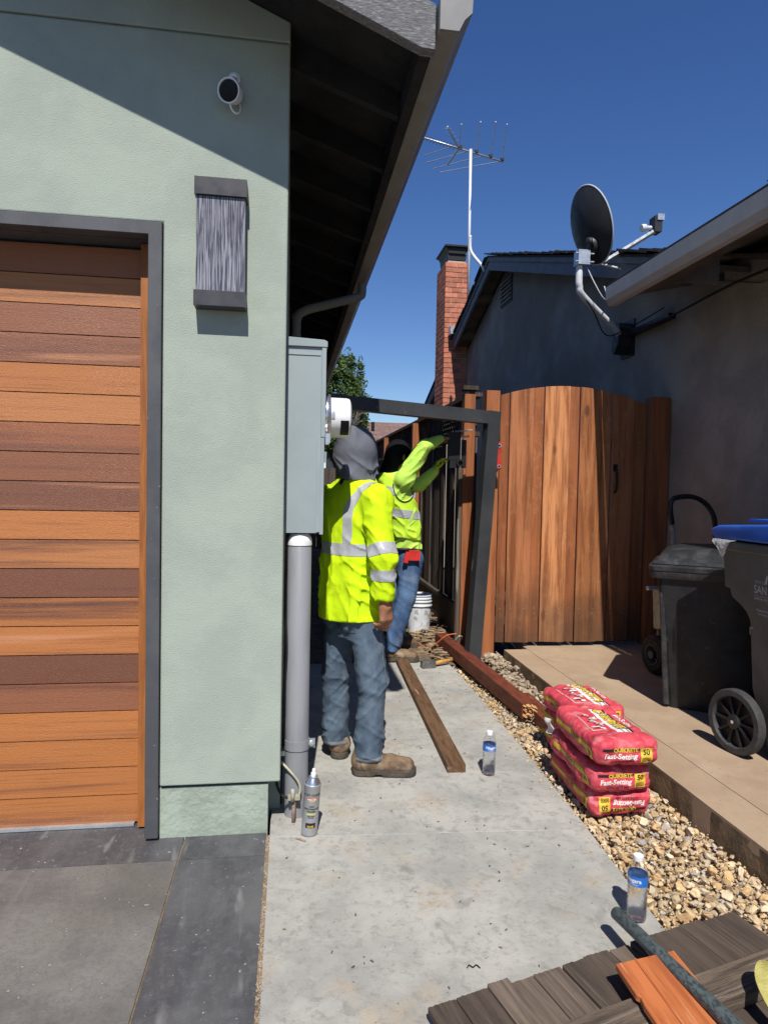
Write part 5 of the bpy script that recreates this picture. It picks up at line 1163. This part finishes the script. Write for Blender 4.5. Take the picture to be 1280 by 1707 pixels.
def hoodf(P):
    Rm = np.array([[R1v[0], F1v[0], 0], [R1v[1], F1v[1], 0], [0, 0, 1]], np.float32)
    d = ell(P, L3(0.0, -.005, 1.575), (.092, .116, .122), Rm)
    d = smin(d, ell(P, L3(0, .01, 1.49), (.076, .088, .09), Rm), .05)
    d = smin(d, cap(P, L3(-.03, -.015, 1.45), L3(.03, -.015, 1.45), .066, .066), .04)
    d = smin(d, ell(P, L3(0, -.075, 1.66), (.04, .05, .03), Rm), .05)
    face = ell(P, L3(0, .15, 1.55), (.066, .085, .085), Rm); d = np.maximum(d, -face)
    zz = np.clip((1.56 - P[:, 2]) * 10, 0, 1)
    l = (P[:, 0] - c1[0]) * R1v[0] + (P[:, 1] - c1[1]) * R1v[1]
    Wh = P + .02 * np.stack([vn(P, 9), vn(P + 5, 9), vn(P + 9, 9)], 1); Wh[:, 2] += l * .7; d = d + .004 * vn(P, 11) - (zz + .18) * .016 * fold(Wh, (6, 6, 22), 4) - .006 * fold(Wh + 5, (9, 9, 7), 5) - zz * .012 * fold(P + 2, (19, 19, 6), 3) + zz * .010
    return np.maximum(d, 1.43 - P[:, 2])
part('hood', sdf(hoodf, (.15, 3.08, 1.41), (.52, 3.52, 1.73), .0055), m_hood, W1, smooth=True)
kr, kl = (.415, 3.165, .45), (.248, 3.38, .45)
def jeans(P):
    z = P[:, 2]
    d = rings(P, [(.66, -.01, .12, .09), (.76, -.01, .150, .112), (.86, -.01, .148, .108), (.96, 0, .14, .10)], c1, F1v)
    d = smin(d, cap(P, L3(.078, -.005, .80), kr, .088, .072), .04); 
    d = smin(d, ell(P, L3(.07, -.045, .76), (.078, .07, .08)), .03); d = smin(d, ell(P, L3(-.07, -.045, .76), (.078, .07, .08)), .03)
    rl = smin(d, cap(P, kr, (.398, 3.175, .10), .070, .067), .02)
    ll = smin(cap(P, L3(-.078, -.005, .80), kl, .086, .070), cap(P, kl, (.255, 3.405, .10), .068, .066), .02)
    d = np.minimum(rl, ll); d = smin(rl, ll, .008)
    low = np.clip((.40 - z) * 4.5, 0, 1) + np.clip(1 - np.abs(z - .47) * 9, 0, .6)
    W_ = P + .035 * np.stack([vn(P, 7), vn(P + 5, 7), vn(P + 9, 7)], 1); W_[:, 2] += P[:, 0] * .45 + P[:, 1] * .25
    V_ = P + .03 * np.stack([vn(P + 3, 7), vn(P + 6, 7), vn(P + 1, 7)], 1); V_[:, 2] -= P[:, 0] * 1.1
    d = d + .004 * vn(P, (11, 11, 6)) - low * .012 * fold(W_, (7, 7, 24), 3) - (.45 + low * .4) * .009 * fold(V_, (8, 8, 15), 4) - .0022 * fold(V_ + 4, (26, 26, 34), 2) + .005
    return np.maximum(d, np.maximum(.078 - z, z - .95))
jnb = sdf(jeans, (.10, 2.98, .06), (.60, 3.58, .97), .0058); jnb.normal_update()
pk = cutcopy(jnb, [(C3 + R3 * .115, R3), (C3 + R3 * .030, -R3), (C3 - F3 * .05, F3), ((0, 0, .765), (0, 0, 1)), ((0, 0, .70), (0, 0, -1))], .002)
hem = []
for (cx, cy) in ((.398, 3.175), (.255, 3.405)):
    hem.append(cutcopy(jnb, [((0, 0, .100), (0, 0, 1)), ((cx + .09, cy, 0), (1, 0, 0)), ((cx - .09, cy, 0), (-1, 0, 0)), ((cx, cy + .10, 0), (0, 1, 0)), ((cx, cy - .10, 0), (0, -1, 0))], .002))
sidev = Vector((.9, -.45, 0)).normalized(); kk = Vector((.41, 3.16, 0)); tv = Vector((sidev.y, -sidev.x, 0))
seam = cutcopy(jnb, [(kk + tv * .0025 , tv), (kk - tv * .0025, -tv), (kk + sidev * .02, -sidev), ((0, 0, .70), (0, 0, 1)), ((0, 0, .10), (0, 0, -1))], .0015)
jn = part('jeans', jnb, m_jean, W1, smooth=True)
part('back_pocket', pk, m_jean, jn, smooth=True)
for h_ in hem: part('hem', h_, m_seam, jn, smooth=True)
part('side_seam', seam, m_seam, jn, smooth=True)
boot(W1, (.322, 3.182, 0), (.628, 3.140, 0), (.395, 3.175, .15))
boot(W1, (.272, 3.345, 0), (.300, 3.64, 0), (.258, 3.405, .15))
pr = []; hand(pr, (.450, 3.068, .870), (.10, .03, -1), (-.62, .79, 0), (.79, .62, 0), 1.06, .34)
body = sdf(handsdf(pr), (.34, 2.96, .65), (.60, 3.22, .92), .0042)
merge(body, sdf(headsdf(L3(0, .01, 1.555), F1v), (.15, 3.09, 1.36), (.52, 3.50, 1.70), .008))
def core(P):
    d = rings(P, [(.80, 0, .12, .09), (1.1, 0, .13, .09), (1.33, 0, .14, .08), (1.42, 0, .06, .06)], c1, F1v)
    d = smin(d, cap(P, sh, el, .045, .04), .03); d = np.minimum(d, cap(P, el, (.450, 3.068, .87), .038, .026))
    for a, b in ((L3(.085, 0, .82), kr), (kr, (.398, 3.175, .12)), (L3(-.085, 0, .82), kl), (kl, (.255, 3.405, .12))): d = np.minimum(d, cap(P, a, b, .05, .04))
    return d
merge(body, sdf(core, (.1, 2.9, .06), (.65, 3.6, 1.45), .014))
part('body', body, m_skin, W1, smooth=True)

# ---- worker 2
F2v = (.94, .34); R2v = (F2v[1], -F2v[0]); c2 = (.90, 5.42)
W2 = thing('person', 'worker in lime shirt and reflective vest reaching up at the fence', 'person', (.88, 5.42, 0))
def lean(z): return (.135 - .26 * (z - .85)) if z > .85 else .135 - .05 * (.85 - z)
def M2(l, f, z): f = f + float(np.interp(z, [.0, .85, 1.5], [-.02, .10, -.05])); return (c2[0] + F2v[1] * l + F2v[0] * f, c2[1] - F2v[0] * l + F2v[1] * f, z)
shR, elR, hdR = M2(.17, .03, 1.47), (1.09, 5.22, 1.735), (1.235, 5.30, 1.80)
shL, elL, hdL = M2(-.16, .06, 1.40), (1.10, 5.50, 1.42), (1.26, 5.42, 1.575)
S2 = [(.90, .09, .165, .125), (1.05, .06, .165, .125), (1.2, .03, .175, .13), (1.36, -.01, .185, .125), (1.46, -.035, .15, .10), (1.52, -.04, .075, .075)]
def shirt(P):
    d = rings(P, S2, c2, F2v); d = smin(d, cap(P, shL, shR, .066, .07), .05)
    d = smin(d, smin(cap(P, shR, elR, .074, .056), cap(P, elR, hdR, .054, .040), .02), .035)
    d = smin(d, smin(cap(P, shL, elL, .070, .058), cap(P, elL, (1.225, 5.44, 1.54), .056, .042), .02), .03)
    W_ = P + .03 * np.stack([vn(P, 7), vn(P + 5, 7), vn(P + 9, 7)], 1); W_[:, 2] -= P[:, 0] * .9
    return d + .004 * vn(P, 9) - .012 * fold(W_, (7, 7, 17), 4) + .004
shb = sdf(shirt, (.62, 5.0, .88), (1.34, 5.72, 1.88), .0088)
SBV = BVHTree.FromBMesh(shb)
part('shirt', shb, m_hivis2, W2, smooth=True)
S2v = [(.955, .075, .176, .140), (1.05, .062, .180, .142), (1.2, .03, .188, .143), (1.36, -.01, .19, .136), (1.47, -.035, .155, .11), (1.515, -.04, .10, .09)]
def vest(P):
    W_ = P + .03 * np.stack([vn(P, 7), vn(P + 5, 7), vn(P + 9, 7)], 1); W_[:, 2] += P[:, 0] * .5
    d = rings(P, S2v, c2, F2v) + .004 * vn(P, 10) - .010 * fold(W_, (8, 8, 13), 4) + .003
    for s in (shR, shL):
        q_ = P - np.array(s) - np.array((0, 0, -.03)); a = np.sqrt((q_[:, 0] / .095) ** 2 + (q_[:, 2] / .14) ** 2) - 1
        d = np.maximum(d, -np.where(np.abs(q_[:, 1]) < .15, a * .09, 1) )
    z = P[:, 2]; x = P[:, 0]
    return np.maximum(d, (.975 + .02 * np.sin(x * 9) ) - z)
vb = sdf(vest, (.62, 5.12, .93), (1.20, 5.72, 1.55), .0085); vb.normal_update(); VBV = BVHTree.FromBMesh(vb)
tl = (.26, 0); C5 = Vector((.93, 5.42, 0))
vt1 = cutcopy(vb, [(C5 + Vector((0, 0, 1.395)), (.12, 0, 1)), (C5 + Vector((0, 0, 1.330)), (-.12, 0, -1))], .003)
vt2 = cutcopy(vb, [(C5 + Vector((0, 0, 1.225)), (.12, 0, 1)), (C5 + Vector((0, 0, 1.16)), (-.12, 0, -1))], .003)
ve = part('vest', vb, m_hivis3, W2, smooth=True)
part('reflective_stripe', vt1, m_reflect, ve, smooth=True); part('reflective_stripe', vt2, m_reflect, ve, smooth=True)
arm_c = Vector(shR) + Vector((0, 0, -.03)); q = B()
pts = []
vbv = VBV; sbv = SBV
for k in range(25):
    a = math.pi + math.pi * k / 24; o_ = Vector((arm_c.x + .096 * math.cos(a), 4.7, arm_c.z - .01 + .142 * math.sin(a))); hs_ = [h[0] for h in (vbv.ray_cast(o_, Vector((0, 1, 0))), sbv.ray_cast(o_, Vector((0, 1, 0)))) if h[0] is not None]
    if hs_: pts.append(min(hs_, key=lambda p: p.y) - Vector((0, .003, 0)))
part('vest_piping', T(pts, .005, 6), m_ink, ve, smooth=True)
q = B(); box(q, -.04, .04, -.008, .008, -.045, .035, Matrix.Translation((1.045, 5.30, 1.04)) @ Matrix.Rotation(.25, 4, 'Y') @ Matrix.Rotation(.3, 4, 'Z')); part('vest_pocket', q, m_hivis3, ve, bevel=.01, seg=2)
def jeans2(P):
    z = P[:, 2]
    d = rings(P, [(.70, .10, .13, .10), (.80, .105, .158, .12), (.95, .09, .152, .115)], c2, F2v)
    kR, kL = (.985, 5.30, .50), (.90, 5.52, .50)
    r_ = smin(cap(P, M2(.08, .02, .80), kR, .10, .078), cap(P, kR, (.86, 5.25, .11), .075, .068), .02)
    l_ = smin(cap(P, M2(-.08, .02, .80), kL, .10, .075), cap(P, kL, (.94, 5.62, .11), .074, .066), .02)
    d = smin(smin(d, r_, .04), l_, .03)
    low = np.clip((.42 - z) * 4, 0, 1)
    W_ = P + .035 * np.stack([vn(P, 7), vn(P + 5, 7), vn(P + 9, 7)], 1); W_[:, 2] += P[:, 0] * .6
    return np.maximum(d + .004 * vn(P, 9) - (low + .45) * .011 * fold(W_, (7, 7, 20), 3) + .004, np.maximum(.085 - z, z - .945))
part('jeans', sdf(jeans2, (.70, 5.08, .07), (1.20, 5.78, .96), .0085), m_jean2, W2, smooth=True)
boot(W2, (.80, 5.27, 0), (1.08, 5.21, 0), (.86, 5.25, .15)); boot(W2, (.90, 5.62, 0), (1.17, 5.70, 0), (.94, 5.62, .15))
pr = []; hand(pr, (1.225, 5.31, 1.805), (1, .1, .05), (0, .3, -1), (.1, 1, 0), .95, .45)
b2 = sdf(handsdf(pr), (1.15, 5.2, 1.68), (1.46, 5.45, 1.9), .0048)
pl = []; hand(pl, (1.225, 5.44, 1.54), (.35, -.1, 1), (.9, -.2, -.3), (0, -1, 0), 1.0, .5)
hc = M2(0, .08, 1.655)
merge(b2, sdf(headsdf(hc, F2v), (.70, 5.2, 1.40), (1.10, 5.66, 1.80), .008))
def core2(P):
    d = rings(P, [(.80, .10, .11, .08), (1.1, .05, .12, .09), (1.36, -.01, .14, .08), (1.50, -.04, .06, .06)], c2, F2v)
    d = np.minimum(d, cap(P, shR, elR, .045, .04)); d = np.minimum(d, cap(P, elR, (1.225, 5.31, 1.805), .038, .025)); d = np.minimum(d, cap(P, shL, elL, .045, .04)); d = np.minimum(d, cap(P, elL, (1.225, 5.44, 1.54), .038, .026))
    for a, b in ((M2(.08, 0, .8), (.985, 5.30, .50)), ((.985, 5.30, .5), (.86, 5.25, .12)), (M2(-.08, 0, .8), (.90, 5.52, .5)), ((.90, 5.52, .5), (.94, 5.62, .12))): d = np.minimum(d, cap(P, a, b, .05, .04))
    return d
merge(b2, sdf(core2, (.6, 5.0, .06), (1.36, 5.8, 1.9), .016))
part('body', b2, m_skin, W2, smooth=True)
part('glove', sdf(handsdf(pl), (1.13, 5.28, 1.47), (1.42, 5.6, 1.76), .0055), m_glove, W2, smooth=True)
Rm2 = np.array([[R2v[0], F2v[0], 0], [R2v[1], F2v[1], 0], [0, 0, 1]], np.float32)
def cap2(P):
    d = ell(P, (hc[0] - .012, hc[1], hc[2] + .035), (.092, .112, .110), Rm2)
    d = smin(d, cap(P, (hc[0] - .05, hc[1], hc[2] - .02), (hc[0] - .08, hc[1], hc[2] - .13), .075, .085), .04)
    return np.maximum(d, -ell(P, (hc[0] + .15, hc[1] + .05, hc[2] - .03), (.07, .065, .075), Rm2)) + .003 * vn(P, 16)
part('hood', sdf(cap2, (.66, 5.2, 1.42), (1.12, 5.66, 1.84), .008), m_darkcloth, W2, smooth=True)
q = B(); box(q, -.045, .045, -.02, .02, -.04, .04, Matrix.Translation((1.035, 5.262, .855))); pc = part('tool_pouch', q, m_red, W2, bevel=.012, seg=2)
q = B(); box(q, -.018, .018, -.015, .015, -.055, .035, Matrix.Translation((.975, 5.255, .85)) @ Matrix.Rotation(.25, 4, 'Y')); part('tool_pouch', q, m_red, W2, bevel=.006)
part('belt', T([M2(.155 * math.cos(a) , -.02 + .125 * math.sin(a), .90) for a in [k * math.pi / 10 for k in range(21)]], .012, 6), m_ink, W2, smooth=True)

# lock box being fitted
LB = thing('gate_lock', 'black steel gate lock box held up by the reaching worker', 'lock', (1.34, 5.30, 1.7))
part('case', bx(1.275, 1.375, 5.285, 5.325, 1.635, 1.86), m_blackmetal, LB, bevel=.004)
part('case_foot', bx(1.29, 1.37, 5.288, 5.322, 1.57, 1.634), m_blackmetal, LB, bevel=.008)
part('ring', lathe(B(), [(.018, 0), (.03, 0), (.03, .03), (.018, .03), (.018, 0)], axM((1.37, 5.29, 1.61), (0, -1, 0)), 20), m_blackmetal, LB)
part('strike', bx(1.385, 1.425, 5.29, 5.30, 1.57, 1.80), m_blackmetal, LB, bevel=.003)
part('bolt', T([(1.38, 5.30, 1.825), (1.45, 5.30, 1.83)], .008, 8), m_galv, LB)
part('bolt', T([(1.33, 5.30, 1.865), (1.48, 5.32, 1.885)], .005, 8), m_galv, LB)

W2.location.x -= .03
